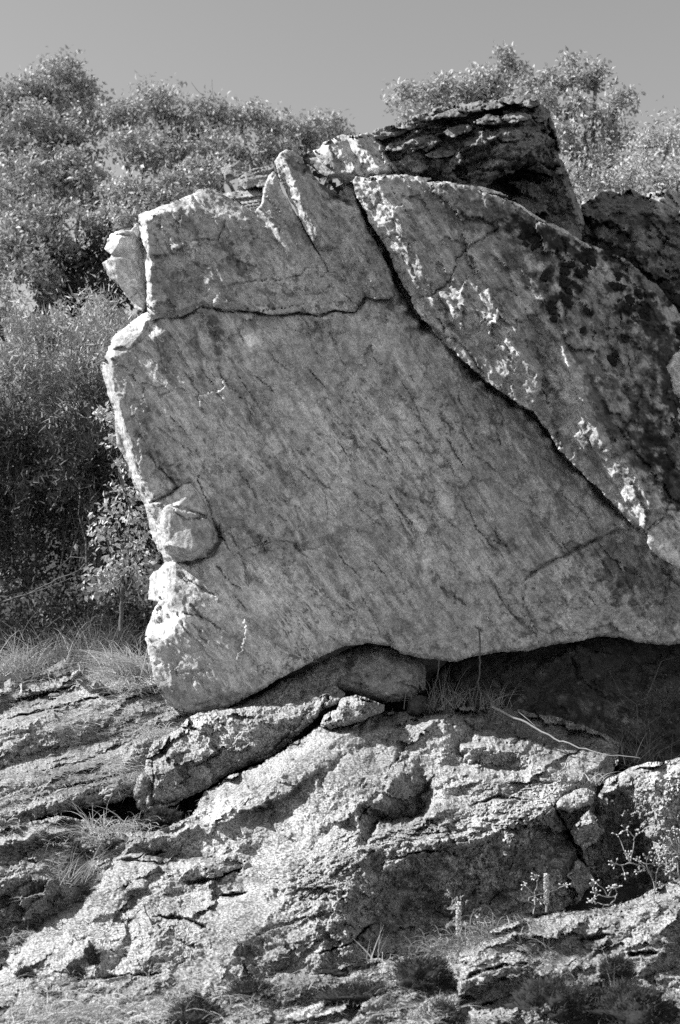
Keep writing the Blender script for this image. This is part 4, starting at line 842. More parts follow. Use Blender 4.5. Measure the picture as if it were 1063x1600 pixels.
def tree(name, label, cat, lobes, base, mat, leaf, clumps, per, sig, group=None, bare=0, seed=0, trunk_r=.10, flat=.35, width=.5):
    """lobes: (px, py, radius px, y). A trunk, limbs into each lobe, twigs and leaves in small clumps"""
    rs = np.random.RandomState(seed)
    B = unproj(*base); t = empty(name, B); props(t, label, cat, group)
    br, lv = Acc(), []
    cen = [unproj(l[0], l[1], l[3]) for l in lobes]; mid = np.mean(cen, 0)
    fork = B + (mid - B) * .45 + np.array([0, 0, -.1])
    br.tube(bent(B, fork, 6, .05, rs), np.linspace(trunk_r, trunk_r * .7, 6), 7)
    for l, c in zip(lobes, cen):
        R = l[2] * l[3] / FPX * .84
        br.tube(bent(fork, c, 6, .07, rs), np.linspace(trunk_r * .55, trunk_r * .16, 6), 6)
        m = int(.5 * clumps * (R / .45) ** 2) + 4
        u = rs.randn(m, 3); u /= np.linalg.norm(u, axis=1)[:, None]
        rad = R * (.35 + .75 * rs.rand(m, 1) ** .6)
        cl = c + u * rad * np.array([1.05, 1.0, .92])
        for k in range(m):
            if k % 2 == 0: br.tube(bent(c + u[k] * R * .1, cl[k], 4, .1, rs), np.linspace(trunk_r * .10, .004, 4), 3)
        cnt = rs.poisson(per * 2.3 * (.5 + rs.rand(m))); own = np.repeat(np.arange(m), cnt)
        s_ = sig * (.6 + .8 * rs.rand(m))[own][:, None]
        lv.append(cl[own] + np.clip(rs.randn(len(own), 3), -1.7, 1.7) * s_ * np.array([1, 1, .7]))
        for k in range(int(bare * m)):
            e = cl[rs.randint(m)]; v = rs.randn(3) * .25 + np.array([0, 0, .35]); br.tube(bent(e, e + v, 4, .08, rs), np.linspace(.007, .003, 4), 3)
    br.build('trunk', M_BARK, t)
    C = np.concatenate(lv); V, Q = leaf_quads(C, leaf, rs, width, flat)
    add_world('crown', V, mat, t, Q, None, False)
    return t

def blades(root, tips_dir, L, w, rs, droop=.5, seg=4):
    """curved grass blades -> verts, quads"""
    n = len(root); d = tips_dir / (np.linalg.norm(tips_dir, axis=1)[:, None] + 1e-9)
    side = np.cross(d, np.array([0, 1.0, 0]) + rs.randn(n, 3) * .6); side /= np.linalg.norm(side, axis=1)[:, None] + 1e-9
    hor = d * np.array([1, 1, 0]) + rs.randn(n, 3) * np.array([.25, .25, 0])
    rows = []
    for k in range(seg + 1):
        f = k / seg
        c = root + d * (L[:, None] * f) + (hor * .5 - np.array([0, 0, .8])) * (droop * L[:, None] * f * f * .6)
        ww = (w * (1 - f * .92))[:, None]
        rows.append(np.stack([c - side * ww, c + side * ww], 1))
    V = np.stack(rows, 1).reshape(-1, 3)
    base = (np.arange(n) * (seg + 1) * 2)[:, None]; k = np.arange(seg)[None, :] * 2
    Q = np.stack([base + k, base + k + 1, base + k + 3, base + k + 2], -1).reshape(-1, 4)
    return V, Q

def tuft(label, px, py, y, h, n, spread, lean=(0, 0), droop=.6, mat=None, w=.004, group='grass clumps among the rocks', cat='grass tuft', name='grass_tuft', fan=.6, seed=0, heads=0):
    rs = np.random.RandomState(seed + 500)
    B = unproj(px, py, y)
    r = B + rs.randn(n, 3) * spread * np.array([1, .7, .25])
    d = np.stack([rs.randn(n) * fan + lean[0], rs.randn(n) * fan + lean[1], np.full(n, 1.0)], -1)
    L = h * (.25 + .85 * rs.rand(n) ** 1.3); droop = droop * 1.25; fan_ = rs.rand(n) < .25; d[fan_] += rs.randn(int(fan_.sum()), 3) * np.array([1.2, .8, .2])
    V, Q = blades(r, d, L, np.full(n, w) * (.6 + .7 * rs.rand(n)), rs, droop)
    if n <= 30:
        t = empty(name, B); pv = len(V) // n
        for k in range(n):
            add_world('stalk', V[k * pv:(k + 1) * pv], mat or M_GRASS, t, Q[:len(Q) // n], None, True)
        return props(t, label, cat, group)
    if heads:
        t = empty(name, B); add_world('blades', V, mat or M_GRASS, t, Q, None, True)
        for k in range(heads):
            i = rs.randint(n); tip = r[i] + d[i] / np.linalg.norm(d[i]) * L[i] * 1.15
            a = Acc(); a.tube(bent(r[i], tip, 5, .03, rs), np.linspace(.0025, .0015, 5), 4)
            q = bent(tip, tip + np.array([-.07, 0, -.02]) + rs.randn(3) * .02, 5, .1, rs); a.tube(q, [.003, .009, .010, .007, .002], 6)
            a.build('seed_stalk', M_DRY, t)
        return props(t, label, cat, group)
    return props(add_world(name, V, mat or M_GRASS, None, Q, None, True), label, cat, group)

# ------------------------------------------------------------------ trees
G_T = 'trees on the slope behind the boulder'
tree('oak_tree', 'tall rounded oak crown at the far left skyline', 'tree', [(20,170,60,22),(70,135,50,22),(112,132,50,22.5),(148,170,42,22),(60,215,70,21.5),(122,220,60,21.5),(10,240,60,21)], (70,520,22), M_LEAF, .085, 26, 52, .13, G_T, seed=1)
tree('oak_tree', 'second oak crown from the left on the skyline, with a small pointed top', 'tree', [(200,185,40,21.5),(245,165,38,22),(285,195,38,22),(225,235,52,21),(290,245,45,21)], (240,520,21.5), M_LEAF, .085, 26, 52, .13, G_T, seed=2)
tree('oak_tree', 'airy oak crown in the middle of the left skyline, twigs showing', 'tree', [(340,185,38,22),(385,180,38,22.5),(430,200,38,22.5),(350,240,48,21.5),(410,250,45,22),(320,215,35,22)], (380,520,22), M_LEAF, .08, 21, 46, .13, G_T, bare=.3, seed=3)
tree('oak_tree', 'low oak crown just left of the boulder crest', 'tree', [(480,205,28,23),(515,205,26,23.5),(535,225,26,23.5),(470,240,36,23),(520,245,35,23)], (500,520,23), M_LEAF, .08, 24, 46, .13, G_T, seed=4)
tree('oak_tree', 'pale sunlit oak crown in front, beside the upper left edge of the boulder', 'tree', [(185,325,40,17.5),(225,310,42,17.5),(265,310,42,17.5),(300,285,40,18),(215,350,40,17.3),(330,270,35,18.5)], (215,720,17.5), M_LEAFP, .075, 28, 50, .11, G_T, seed=5)
tree('oak_tree', 'broad oak at the left edge, half way up, with bare twigs below', 'tree', [(25,300,60,18.5),(85,275,55,19),(130,290,45,19),(50,370,62,18),(105,365,52,18),(0,420,55,17.8),(60,430,45,17.6),(-30,490,50,17.5)], (70,760,18), M_LEAF, .08, 26, 50, .12, G_T, bare=.35, seed=6)
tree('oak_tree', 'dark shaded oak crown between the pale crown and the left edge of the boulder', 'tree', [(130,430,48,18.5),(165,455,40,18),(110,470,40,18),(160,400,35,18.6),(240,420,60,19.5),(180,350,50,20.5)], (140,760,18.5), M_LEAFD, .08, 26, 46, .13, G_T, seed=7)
tree('oak_tree', 'pale oak crown directly behind the cap rock', 'tree', [(640,150,32,21),(685,150,36,21),(735,140,38,21),(785,108,36,21),(765,150,38,21),(660,190,34,20.5),(820,160,30,21)], (720,560,21), M_LEAFP, .075, 26, 50, .11, G_T, seed=8)
tree('oak_tree', 'oak with dark limbs showing, right of the cap rock', 'tree', [(850,125,36,19.5),(893,120,36,19.5),(932,118,26,19.5),(870,170,40,19),(925,175,36,19),(955,215,34,19),(895,225,42,18.5),(940,265,40,18.5),(965,160,16,19)], (905,620,19), M_LEAF, .075, 20, 48, .11, G_T, bare=0, seed=9, trunk_r=.13)
tree('bare_shrub', 'pale twiggy shrub at the right edge above the mossy shoulder', 'shrub', [(1010,230,40,18),(1050,210,45,18),(1030,270,45,17.5),(985,275,38,17.5),(1063,280,50,17.5)], (1030,620,18), M_LEAFP, .055, 18, 30, .12, None, bare=.25, seed=10)
tree('oak_tree', 'sunlit low foliage showing between the neck rock and the shrub at right', 'tree', [(905,275,30,16.5),(940,290,30,16.5),(975,300,30,16.5),(925,320,30,16.3)], (935,700,16.5), M_LEAFP, .06, 16, 40, .12, G_T, seed=11)
tree('oak_tree', 'oak crown cut off by the left edge, behind the broad oak', 'tree', [(-20,190,60,22.5),(-90,180,70,23),(-170,220,80,23),(-60,290,70,22),(-150,330,80,22),(-70,400,70,21),(-180,450,80,21)], (-90,620,22), M_LEAF, .085, 20, 50, .14, G_T, seed=13)
tree('oak_tree', 'oak crown cut off by the right edge, behind the pale twiggy shrub', 'tree', [(1075,230,40,20.5),(1130,190,60,21),(1190,230,70,21),(1120,290,60,20.5),(1210,330,70,20.5)], (1130,600,20.5), M_LEAF, .085, 20, 50, .14, G_T, seed=14)
# beyond the left edge of the frame: the trees whose shade falls on the undergrowth
tree('oak_tree', 'oak standing just beyond the left edge of the picture', 'tree', [(-420,520,170,16),(-330,600,160,15.2),(-300,430,130,16.6),(-450,700,160,15.4),(-250,720,120,15.5),(-230,560,110,15),(-260,860,110,14.8),(-200,640,90,14.4)], (-380,1010,15.8), M_LEAFD, .09, 14, 40, .2, G_T, seed=12, trunk_r=.16)

# ------------------------------------------------------------------ broom and undergrowth
def broom(label, px, py, y, rx, h, n, seed, mat=M_BROOM, group='broom shrubs left of the boulder'):
    rs = np.random.RandomState(seed); B = unproj(px, py, y); t = empty('broom_shrub', B); props(t, label, 'shrub', group)
    st = Acc(); tips = []
    for k in range(22):
        e = B + np.array([rs.randn() * rx * .55, rs.randn() * rx * .4, h * (.35 + .5 * rs.rand())])
        st.tube(bent(B + rs.randn(3) * np.array([.2, .2, 0]), e, 5, .05, rs), np.linspace(.012, .003, 5), 4); tips.append(e)
    st.build('stem', M_BARK, t)
    tips = np.array(tips); m = 260; cl = tips[rs.randint(len(tips), size=m)] + rs.randn(m, 3) * np.array([rx * .30, rx * .22, h * .15])
    own = rs.randint(m, size=n); root = cl[own] + rs.randn(n, 3) * np.array([.05, .05, .09])
    d = (cl[own] - B) * np.array([.3, .3, .1]) + np.array([0, 0, .5]) + rs.randn(n, 3) * .6
    V, Q = blades(root, d, .04 + .09 * rs.rand(n), np.full(n, .008), rs, .25, 2)
    add_world('foliage', V, mat, t, Q, None, False); return t
broom('feathery pale broom filling the left edge beside the upper face of the boulder', 60, 760, 15.2, 1.0, 2.1, 26000, 21, M_LEAF)
broom('feathery broom growing against the left edge of the boulder face', 165, 740, 14.6, .55, 1.7, 15000, 22, M_LEAF)
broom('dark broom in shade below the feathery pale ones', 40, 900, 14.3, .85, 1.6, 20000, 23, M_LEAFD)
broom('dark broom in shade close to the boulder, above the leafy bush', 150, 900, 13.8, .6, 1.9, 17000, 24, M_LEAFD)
tree('leafy_bush', 'sunlit leafy bush growing against the lower left edge of the boulder', 'bush', [(205,765,24,12.4),(180,800,30,12.3),(215,815,32,12.5),(165,835,26,12.2),(215,865,34,12.4),(180,880,34,12.2),(160,900,24,12.1),(225,910,26,12.3)], (190,985,12.4), M_LEAFP, .055, 36, 9, .075, None, seed=31, trunk_r=.022, width=.55)
tree('leafy_sprig', 'small leafy sprig beside the left edge of the boulder above the bush', 'sprig', [(180,655,9,11.9),(184,690,9,11.6),(160,650,10,12),(190,725,7,11.7)], (205,800,12.2), M_LEAFP, .05, 60, 9, .04, None, seed=32, trunk_r=.010)
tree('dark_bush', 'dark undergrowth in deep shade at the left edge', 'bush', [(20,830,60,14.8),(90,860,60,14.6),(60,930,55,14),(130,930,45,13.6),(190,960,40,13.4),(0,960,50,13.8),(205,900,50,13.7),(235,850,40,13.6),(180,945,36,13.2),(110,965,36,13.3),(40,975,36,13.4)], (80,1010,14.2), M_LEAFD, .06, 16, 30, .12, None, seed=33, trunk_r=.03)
def stick(name, label, pts, r0, r1, mat, sides=6, cat='stick', twigs=()):
    a = Acc(); P = np.array([unproj(*p) for p in pts])
    t = np.linspace(0, 1, len(P)); tt = np.linspace(0, 1, len(P) * 4)
    C = np.stack([np.interp(tt, t, P[:, k]) for k in range(3)], -1) + RS.randn(len(tt), 3) * r0 * .35
    a.tube(C, np.linspace(r0, r1, len(tt)), sides)
    for tw in twigs:
        Q_ = np.array([unproj(*p) for p in tw]); a.tube(Q_, np.linspace(r1 * 1.4, r1 * .5, len(Q_)), 4)
    return props(a.build(name, mat), label, cat)
stick('dead_branch', 'long pale dead branch lying across the shaded ground under the boulder', [(768,1104,10.95),(800,1120,10.85),(840,1138,10.75),(870,1156,10.65),(905,1168,10.55),(950,1180,10.45),(1000,1184,10.4)], .010, .003, M_TWIG, cat='branch', twigs=[[(810,1112,10.85),(825,1124,10.8),(836,1134,10.76)]])
stick('hanging_root', 'thick pale rootlet hanging from the bottom edge of the boulder, left of the grass clump', [(686,1030,11.02),(685,1050,11.03),(680,1072,11.05)], .006, .003, M_BARK, cat='root')
stick('hanging_root', 'long pale root hanging from the bottom edge of the boulder down to the shaded ground', [(749,985,10.98),(751,1020,10.98),(750,1050,11.05),(746,1080,11.1),(742,1112,11.12)], .008, .004, M_BARK, cat='root')
stick('dry_stem', 'thin pale stem curving over the lower right of the boulder face', [(1015,937,10.98),(1040,934,10.94),(1060,922,10.9),(1075,908,10.88)], .004, .003, M_TWIG, cat='stem')
stick('dead_branch', 'grey dead branches arching through the dark undergrowth at left', [(-10,945,13.2),(40,930,13.1),(90,905,13.0),(140,885,12.9)], .010, .004, M_BARK, cat='branch', twigs=[[(20,935,13.1),(70,920,13.0),(120,900,12.8)], [(90,890,13),(110,870,12.9),(135,872,12.8)]])

# ------------------------------------------------------------------ grass
def ys(py): return 10.0 + (1280 - py) * .0107
tuft('wiry pale grass clump at the left edge on top of the slope', 30, 1045, 12.7, .68, 330, .16, (.1, -.1), .8, M_DRY, .0035, seed=1, fan=.7)
tuft('tall dark grass clump in front of the undergrowth, between the two pale clumps', 135, 1040, 12.8, .7, 400, .18, (-.1, 0), .6, M_GRASS, .0035, seed=2, fan=.45)
tuft('bright arching grass clump against the lower left edge of the boulder', 215, 1055, 12.0, .66, 420, .11, (-.5, -.1), .8, M_DRY, .004, seed=3, fan=.45)
tuft('low pale grass at the foot of the bright arching clump', 200, 1075, 11.9, .3, 200, .18, (-.3, -.3), 1.0, M_DRY, .0035, seed=4, fan=.7)
tuft('drooping pale grass clump between the layered slope and the ledge rock', 245, 1150, 11.15, .26, 240, .12, (-.5, -.4), 1.3, M_DRY, .003, seed=5, fan=.45)
tuft('small pale grass clump left of the ledge rock, half way down', 205, 1215, 10.55, .2, 200, .12, (-.4, -.4), 1.3, M_DRY, .003, seed=6, fan=.6)
tuft('grass clump with two nodding seed heads above the dark gap at left', 160, 1300, 9.7, .38, 60, .09, (-.3, 0), .7, M_DRY, .003, seed=7, fan=.6, heads=2)
tuft('grass clump in the hollow below the ledge rock', 190, 1295, 9.75, .2, 200, .12, (.1, -.4), 1.2, M_DRY, .003, seed=8, fan=.7)
tuft('sparse upright grass beside the dark gap at left', 100, 1375, 9.1, .40, 70, .14, (.3, 0), .5, M_DRY, .0025, seed=9, fan=.3)
tuft('sparse shaded grass clump growing under the middle of the boulder', 690, 1108, 11.1, .42, 130, .10, (.1, 0), .5, M_GRASS, .003, seed=10, fan=.35)
tuft('thin shaded grass right of the long hanging root', 770, 1105, 11.1, .36, 70, .08, (.0, 0), .6, M_GRASS, .003, seed=11, fan=.4)
tuft('dense dry grass growing on the mound below the outcrop', 735, 1488, 8.5, .22, 700, .17, (-.2, -.3), 1.0, M_GRASS, .0028, seed=12, fan=.6)
tuft('short grass patch on the mound crest beside the small dead plant', 800, 1462, 8.7, .20, 600, .16, (-.3, -.2), 1.0, M_GRASS, .0028, seed=13, fan=.6)
tuft('low grass at the left foot of the mound', 690, 1515, 8.3, .17, 400, .12, (0, -.3), 1.0, M_GRASS, .0028, seed=14, fan=.7)
tuft('flattened pale grass along the bottom left corner', 60, 1590, 7.75, .24, 900, .32, (.8, -.2), 1.2, M_DRY, .0028, seed=15, fan=.6)['kind'] = 'stuff'
tuft('flattened pale grass at the bottom edge beside the corner grass', 200, 1592, 7.75, .20, 700, .28, (.8, -.2), 1.2, M_DRY, .0028, seed=16, fan=.6)['kind'] = 'stuff'
tuft('few dry stalks standing at the foot of the outcrop', 590, 1498, 8.5, .24, 9, .05, (.1, 0), .2, M_DRY, .004, seed=17, fan=.25)
tuft('grass wisps in front of the rock at right, below the shaded branch', 935, 1222, 10.2, .2, 40, .06, (.4, 0), .7, M_DRY, .003, seed=18, fan=.5)
tuft('single dry stalks over the small dark pit on the slab at right', 962, 1545, 8.05, .26, 5, .02, (-.1, 0), .2, M_DRY, .004, seed=19, fan=.15)
tuft('loose dry straws scattered beside the dark cushion at the bottom', 640, 1585, 7.75, .2, 26, .2, (.5, 0), .5, M_DRY, .0035, seed=20, fan=1.2)
tuft('loose dry straws lying across the mossy strip at the bottom', 410, 1545, 8.05, .22, 24, .16, (.5, 0), .6, M_DRY, .003, seed=21, fan=1.3)

tuft('dark grass clump at the left edge below the shaded branches', 20, 1010, 13.3, .6, 300, .22, (.0, 0), .5, M_BROOM, .0035, seed=31, fan=.5)  # this and the next two clumps: shade put into a darker blade colour
tuft('dark grass clump behind the tall one, under the leafy bush', 180, 1015, 13.0, .55, 300, .2, (-.1, 0), .6, M_BROOM, .0035, seed=32, fan=.5)
tuft('grass clump behind the dark smooth stone on the slope top', 85, 1030, 13.0, .5, 300, .2, (.1, 0), .6, M_BROOM, .0035, seed=33, fan=.5)
tuft('low grass clump around the small upright stone at far left', 40, 1075, 12.45, .3, 140, .16, (.1, -.2), .9, M_GRASS, .0035, seed=34, fan=.6)
tuft('short grass clump between the pebble and the bright arching clump', 165, 1056, 12.2, .3, 140, .14, (-.2, -.2), .9, M_DRY, .003, seed=35, fan=.6)
tuft('thin shaded stems in the recess at the right end of the dead branch', 985, 1190, 11.0, .45, 110, .14, (-.1, 0), .4, M_BROOM, .003, seed=36, fan=.5)
tree('dark_bush', 'low dark bush at the back of the recess under the right end of the boulder', 'bush', [(1010,1110,30,11.4),(1045,1090,30,11.45),(980,1140,22,11.3)], (1015,1185,11.3), M_BROOM, .03, 60, 12, .07, None, seed=37, trunk_r=.012, bare=.2)
tree('dark_bush', 'unseen shrub added beyond the left edge to shade the slope top', 'bush', [(-150,900,80,13.3),(-210,850,90,13.4),(-130,820,60,13.6)], (-170,1010,13.3), M_LEAFD, .06, 20, 30, .12, None, seed=38, trunk_r=.03)  # out-of-view shrub, added to throw shade on the grass at left
# ------------------------------------------------------------------ mullein stalks and dead flower plants
def mullein(label, px, py0, py1, y, seed):
    rs = np.random.RandomState(seed); a, b = unproj(px, py0, y), unproj(px, py1, y); t = empty('mullein_stalk', a); props(t, label, 'plant stalk', 'dry mullein stalks')
    s = Acc(); s.tube(bent(a, b, 6, .01, rs), np.linspace(.008, .006, 6), 6); s.build('stem', M_TWIG, t)
    h = Acc(); L = np.linalg.norm(b - a)
    for k in range(150):
        f = .22 + .78 * rs.rand(); th = rs.rand() * 6.28; c = a + (b - a) * f + np.array([math.cos(th), math.sin(th), 0]) * .011
        o_ = np.array([math.cos(th), math.sin(th), .5]) * .008
        h.tube([c - o_ * .8, c, c + o_ * .9], [.003, .007, .002], 5)
    h.build('seed_spike', M_SEED, t)['kind'] = 'stuff'
mullein('dry mullein stalk standing on the mound in front of the outcrop', 717, 1480, 1410, 8.55, 41)
mullein('smaller dry mullein stalk beside the small dead flower plant', 854, 1425, 1365, 8.95, 42)

def flower_plant(label, base, stems, seed, group='dead flower plants at right'):
    """stems: polylines of (px,py) from the base; seed heads clustered at the ends"""
    rs = np.random.RandomState(seed); y = base[2]; t = empty('dead_flower_plant', unproj(*base)); props(t, label, 'dead plant', group)
    s, h = Acc(), Acc()
    for st in stems:
        P = np.array([unproj(p[0], p[1], y + rs.randn() * .02) for p in st]); tt = np.linspace(0, len(P) - 1, len(P) * 3)
        C = np.stack([np.interp(tt, np.arange(len(P)), P[:, k]) for k in range(3)], -1) + rs.randn(len(tt), 3) * .002
        s.tube(C, np.linspace(.004, .0022, len(C)), 5)
        e = C[-1]
        for k in range(7):
            d = rs.randn(3) * np.array([1, 1, .7]) + (C[-1] - C[-3]) * 25; d /= np.linalg.norm(d); d *= .028 * (.5 + rs.rand())
            s.tube([e, e + d * .5, e + d], [.002, .0015, .0015], 3)
            q = e + d; u = d / np.linalg.norm(d) * .008
            h.tube([q - u * .6, q, q + u * .7, q + u * 1.2], [.002, .0052, .004, .001], 6)
    s.build('stem', M_TWIG, t); h.build('seed_head', M_SEED, t)['kind'] = 'stuff'
flower_plant('large branching dead flower plant against the dark rock at right', (1022, 1408, 8.95), [
    [(1022,1408),(1024,1388),(1018,1370),(1008,1355),(998,1345)], [(1018,1370),(1010,1350),(1012,1340)], [(1008,1355),(985,1348),(972,1352),(962,1350)], [(985,1348),(990,1318),(992,1308),(1000,1300)], [(992,1308),(984,1300),(980,1296)],
    [(985,1348),(975,1330),(970,1312),(964,1304)], [(975,1330),(978,1335)], [(998,1345),(1010,1350),(1020,1350),(1034,1348)], [(1024,1388),(1026,1365),(1030,1352)], [(1020,1350),(1024,1340),(1028,1332)], [(972,1352),(976,1365)], [(1008,1355),(1000,1362)], [(985,1348),(982,1338)]], 51)
flower_plant('low broken dead flower plant left of the large one, at the rock foot', (952, 1415, 8.95), [[(952,1415),(962,1405),(964,1395),(962,1388)], [(964,1400),(950,1402),(935,1398),(925,1404)], [(950,1402),(945,1390),(934,1382),(930,1378)], [(950,1402),(955,1390),(957,1386)], [(935,1398),(930,1395)], [(952,1415),(940,1412),(928,1410)]], 52)
flower_plant('small dead plant with one stalk bent sideways, on the mound', (833, 1428, 8.9), [[(833,1428),(836,1415),(826,1408),(828,1402),(850,1396),(870,1390),(881,1384)], [(836,1415),(836,1395),(840,1378),(841,1370)], [(836,1400),(826,1388),(820,1382)], [(836,1410),(842,1405)]], 53)
flower_plant('bright dead flower cluster cut by the right edge', (1050, 1385, 9.0), [[(1050,1385),(1040,1382),(1030,1380)], [(1062,1375),(1058,1345),(1050,1335),(1034,1330)], [(1062,1340),(1052,1320),(1044,1305),(1048,1298)], [(1062,1335),(1055,1322),(1036,1318)], [(1062,1335),(1060,1310),(1062,1300)], [(1050,1320),(1040,1312)], [(1060,1325),(1050,1318),(1045,1325)], [(1063,1330),(1060,1322),(1056,1312)], [(1062,1340),(1048,1322),(1030,1325)]], 54)

# ------------------------------------------------------------------ moss
def cushion_mesh(name, seed, hairs=0, n=(22, 11)):
    rs = np.random.RandomState(seed); th = np.linspace(0, 2 * math.pi, n[0], endpoint=False); ph = np.linspace(0.02, math.pi * .62, n[1])
    T_, P_ = np.meshgrid(th, ph); S = np.stack([np.cos(T_) * np.sin(P_), np.sin(T_) * np.sin(P_), np.cos(P_)], -1).reshape(-1, 3)
    S = S * (1 + .6 * fbm(S * 1.6 + seed, 3, seed) + .3 * fbm(S * 5, 3, seed + 3))[:, None]
    idx = np.arange(len(S)).reshape(n[1], n[0]); nx = np.roll(idx, -1, 1)
    Q = np.stack([idx[:-1], idx[1:], nx[1:], nx[:-1]], -1).reshape(-1, 4)
    return S, Q
def big_moss(label, px, py, y, rx, rz, seed, hairs=5000):
    """a ground moss cushion: lumpy dome bristling with short leaves"""
    S, Q = cushion_mesh('m', seed, n=(48, 26)); B = unproj(px, py, y); k = y / FPX
    V = S * np.array([rx * k, rx * k * .8, rz * k]) + B
    t = empty('moss_cushion', B); props(t, label, 'moss', 'moss cushions at the bottom')
    add_world('cushion', V, M_MOSS, t, Q, None, True)
    rs = np.random.RandomState(seed); i = rs.randint(len(V), size=hairs); j = rs.randint(len(V), size=hairs)
    nrm = S[i] / np.linalg.norm(S[i], axis=1)[:, None]
    root = V[i] + rs.randn(hairs, 3) * rx * k * .09
    bv, bq = blades(root, nrm + rs.randn(hairs, 3) * .5 + np.array([0, 0, .3]), .012 + .03 * rs.rand(hairs) ** 2, np.full(hairs, .0024), rs, .2, 2)
    add_world('moss_leaves', bv, mat_moss_leaf, t, bq, None, False)['kind'] = 'stuff'
mat_moss_leaf = mat_leaf('moss_leaf', 0.055, .2, .7, .2)
big_moss('dark moss cushion on the bottom strip, just below the mullein stalk', 660, 1542, 8.05, 44, 34, 61)
big_moss('wide dark moss cushion at the bottom, second from the right edge', 868, 1588, 7.75, 55, 42, 62, 6000)
big_moss('dark moss cushion in the bottom right corner', 985, 1592, 7.75, 60, 40, 63, 6000)
big_moss('dark moss cushion cut by the bottom edge left of the middle', 308, 1606, 7.65, 34, 34, 64, 4000)
big_moss('flat dark moss beside the narrow pale stone', 395, 1556, 8.0, 34, 15, 65, 2600)
big_moss('small dark moss mound at the bottom edge below the loose straws', 690, 1604, 7.65, 34, 22, 66, 3000)
big_moss('long flat moss on the bottom strip above the flat white stone', 560, 1560, 7.9, 46, 13, 67, 3000)
big_moss('short dark moss under the dry stalks', 540, 1520, 8.3, 40, 12, 68, 2500)
big_moss('dark moss tuft beside the pit on the slab at right', 962, 1520, 8.1, 20, 18, 69, 1800)
big_moss('round dark moss ball on the rock at far left below the dark gap', 60, 1392, 9.0, 10, 11, 70, 900)
big_moss('pair of small dark moss balls on the pale slope at left, upper one', 130, 1396, 8.85, 8, 7, 71, 600)
big_moss('pair of small dark moss balls on the pale slope at left, lower one', 121, 1408, 8.8, 7, 6, 72, 500)
big_moss('square dark moss clump low on the pale slope at left', 143, 1500, 8.2, 10, 14, 73, 900)
big_moss('small moss clump left of the square one', 120, 1522, 8.1, 9, 8, 74, 600)
big_moss('tiny dark moss clump at the far left near the bottom', 40, 1524, 8.05, 10, 8, 75, 600)
big_moss('dark moss in the crack below the ledge rock', 255, 1278, 9.85, 22, 9, 76, 1500)

# moss cushions on the boulder: parts of it
var = []
for k in range(4):
    S, Q = cushion_mesh('moss_cushion', 80 + k, n=(14, 8)); hr = np.random.RandomState(k); hi = hr.randint(len(S), size=160)
    hv, hq = blades(S[hi] * .9 + hr.randn(160, 3) * .06, S[hi] + hr.randn(160, 3) * .5, np.full(160, .42), np.full(160, .05), hr, .2, 1)
    var.append(mesh_data('moss_cushion', np.concatenate([S * np.array([1, 1, .75]), hv * np.array([1, 1, .75])]), np.concatenate([Q, hq + len(S)]), None, True)); var[-1].materials.append(M_MOSS)
rs = np.random.RandomState(5); spots = []
def scatter(poly, n, r0, r1, dep):
    xs = [p[0] for p in poly]; ysv = [p[1] for p in poly]; c = 0
    while c < n:
        x = rs.uniform(min(xs), max(xs), 40); y = rs.uniform(min(ysv), max(ysv), 40); m = inside(x, y, poly)
        f = noise3(np.stack([x / 40, y / 40, 0 * x], -1), 77) > -.08
        for a, b in zip(x[m & f], y[m & f]):
            if c < n: spots.append((a, b, rs.uniform(r0, r1), float(dep(np.array([a]), np.array([b]))[0]))); c += 1
CL = [(853,427,11),(887,421,12),(904,427,9),(881,438,10),(898,449,10),(879,456,9),(867,469,8),(887,473,8),(845,466,6),(862,483,9),(872,497,7),(922,487,6),(913,518,6),(917,400,12),(951,401,9),(966,427,9),(958,446,10),(970,451,8),(980,424,4),
      (1000,461,8),(985,466,9),(969,478,10),(983,483,10),(965,492,8),(994,500,10),(1006,489,10),(972,528,8),(918,418,7),(900,395,9),(835,385,9),(855,388,9),(875,386,10),(815,372,7),(1020,520,10),(1010,545,9),(955,560,8),(962,566,6)]
for (a, b, r) in CL:                       # each clump is a few overlapping cushions
    for q in range(4):
        x, y = a + rs.randn() * r * .45, b + rs.randn() * r * .45; spots.append((x, y, r * rs.uniform(.4, .75), float(d_slab(np.array([x]), np.array([y]))[0])))
scatter([(1005,470),(1075,520),(1075,640),(1050,640),(1015,560)], 60, 4, 9, d_slab)
scatter([(800,350),(860,366),(925,395),(880,396),(820,375)], 24, 4, 8, d_slab)
scatter([(1005,600),(1063,640),(1075,790),(1040,790),(1010,700)], 30, 3, 7, d_slab)
scatter([(930,395),(1000,400),(1075,480),(1075,580),(1000,480)], 40, 5, 11, lambda x, y: 11.6 + 0 * x)
scatter([(455,243),(475,252),(548,306),(530,302),(480,262)], 16, 2.5, 4.5, lambda x, y: face(x, y) - .02)
scatter([(600,205),(840,158),(850,200),(700,215),(610,225)], 20, 3, 6, lambda x, y: face(x, y) + .12)
off = np.array(boulder.location)
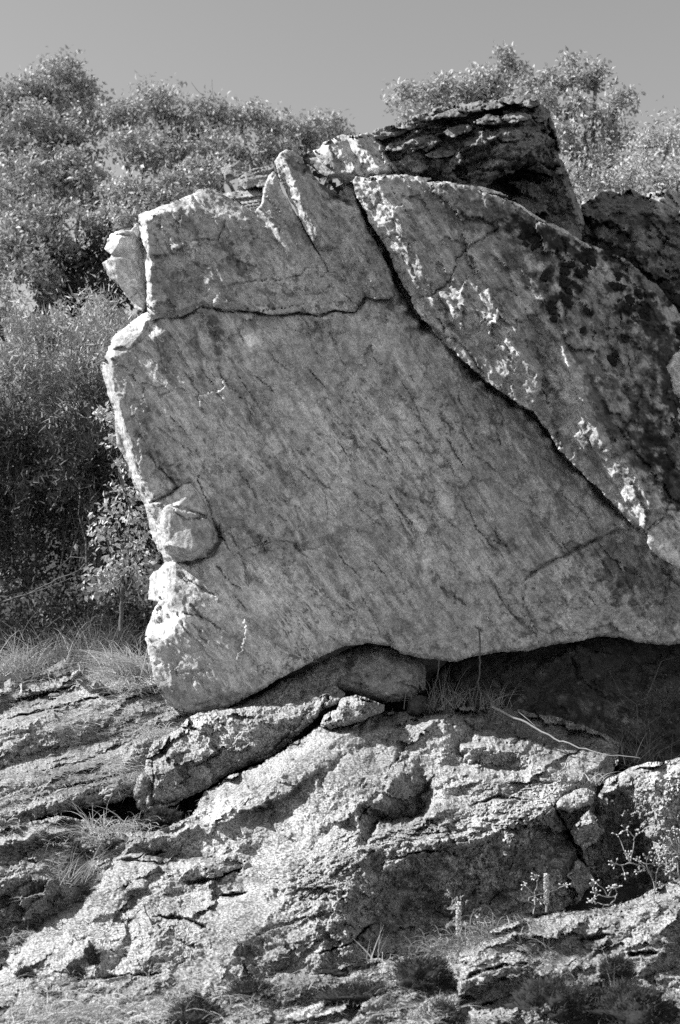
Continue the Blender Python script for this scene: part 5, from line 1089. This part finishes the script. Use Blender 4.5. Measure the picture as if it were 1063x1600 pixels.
for k, (a, b, r, yy) in enumerate(spots):
    c = unproj(a, b, yy) - off; s = r * yy / FPX
    o = bpy.data.objects.new('moss_cushion', var[k % 4]); COL.objects.link(o); o.parent = boulder
    o.location = c; o.rotation_euler = (math.radians(75 + rs.uniform(-15, 15)), rs.uniform(-.3, .3), rs.uniform(-.4, .4)); o.scale = (s * rs.uniform(.8, 1.2), s * rs.uniform(.8, 1.3), s * .9)

# ------------------------------------------------------------------ thin dead grass and litter caught on the rock
def litter(name, label, src, n, seed, thr, lmin, lmax, lean, mat, box=None):
    rs = np.random.RandomState(seed); me = src.data; co = np.empty(len(me.vertices) * 3, np.float32); me.vertices.foreach_get('co', co)
    nm = np.empty(len(me.vertices) * 3, np.float32); me.vertices.foreach_get('normal', nm)
    co = co.reshape(-1, 3) + np.array(src.location); nm = nm.reshape(-1, 3)
    ok = (nm[:, 2] > .2) & (nm[:, 1] < .3) & (fbm(co * 2.2, 4, seed) > thr)
    if box is not None: ok &= box(co)
    c = co[ok]; c = c[rs.randint(len(c), size=n)] + rs.randn(n, 3) * .006
    d = rs.randn(n, 3) * np.array([1, .8, .35]) + np.array([lean, -.2, .25])
    V, Q = blades(c, d, rs.uniform(lmin, lmax, n), np.full(n, .0022), rs, .5, 2)
    props(add_world(name, V, mat, None, Q, None, True), label, 'dead grass', None, 'stuff')
litter('dead_grass', 'fine dead grass and moss threads over the layered slope at left', bpy.data.objects['layered_rock'], 9000, 3, .0, .02, .09, .4, M_DRY)
litter('dead_grass', 'fine dead grass over the low rock at far left', bpy.data.objects['stepped_rock'], 4000, 4, .0, .02, .09, .4, M_DRY)
litter('dead_grass', 'short moss and dead grass over the slab in the lower right corner', bpy.data.objects['bottom_rock'], 9000, 5, -.02, .015, .06, .2, M_GRASS)
litter('dead_grass', 'short moss and dead grass along the bottom strip', bpy.data.objects['bottom_rock.001'], 9000, 6, -.05, .015, .07, .3, M_GRASS)
litter('dead_grass', 'sparse dead grass in the cracks of the outcrop', bpy.data.objects['outcrop'], 3500, 7, .22, .015, .05, .2, M_GRASS)
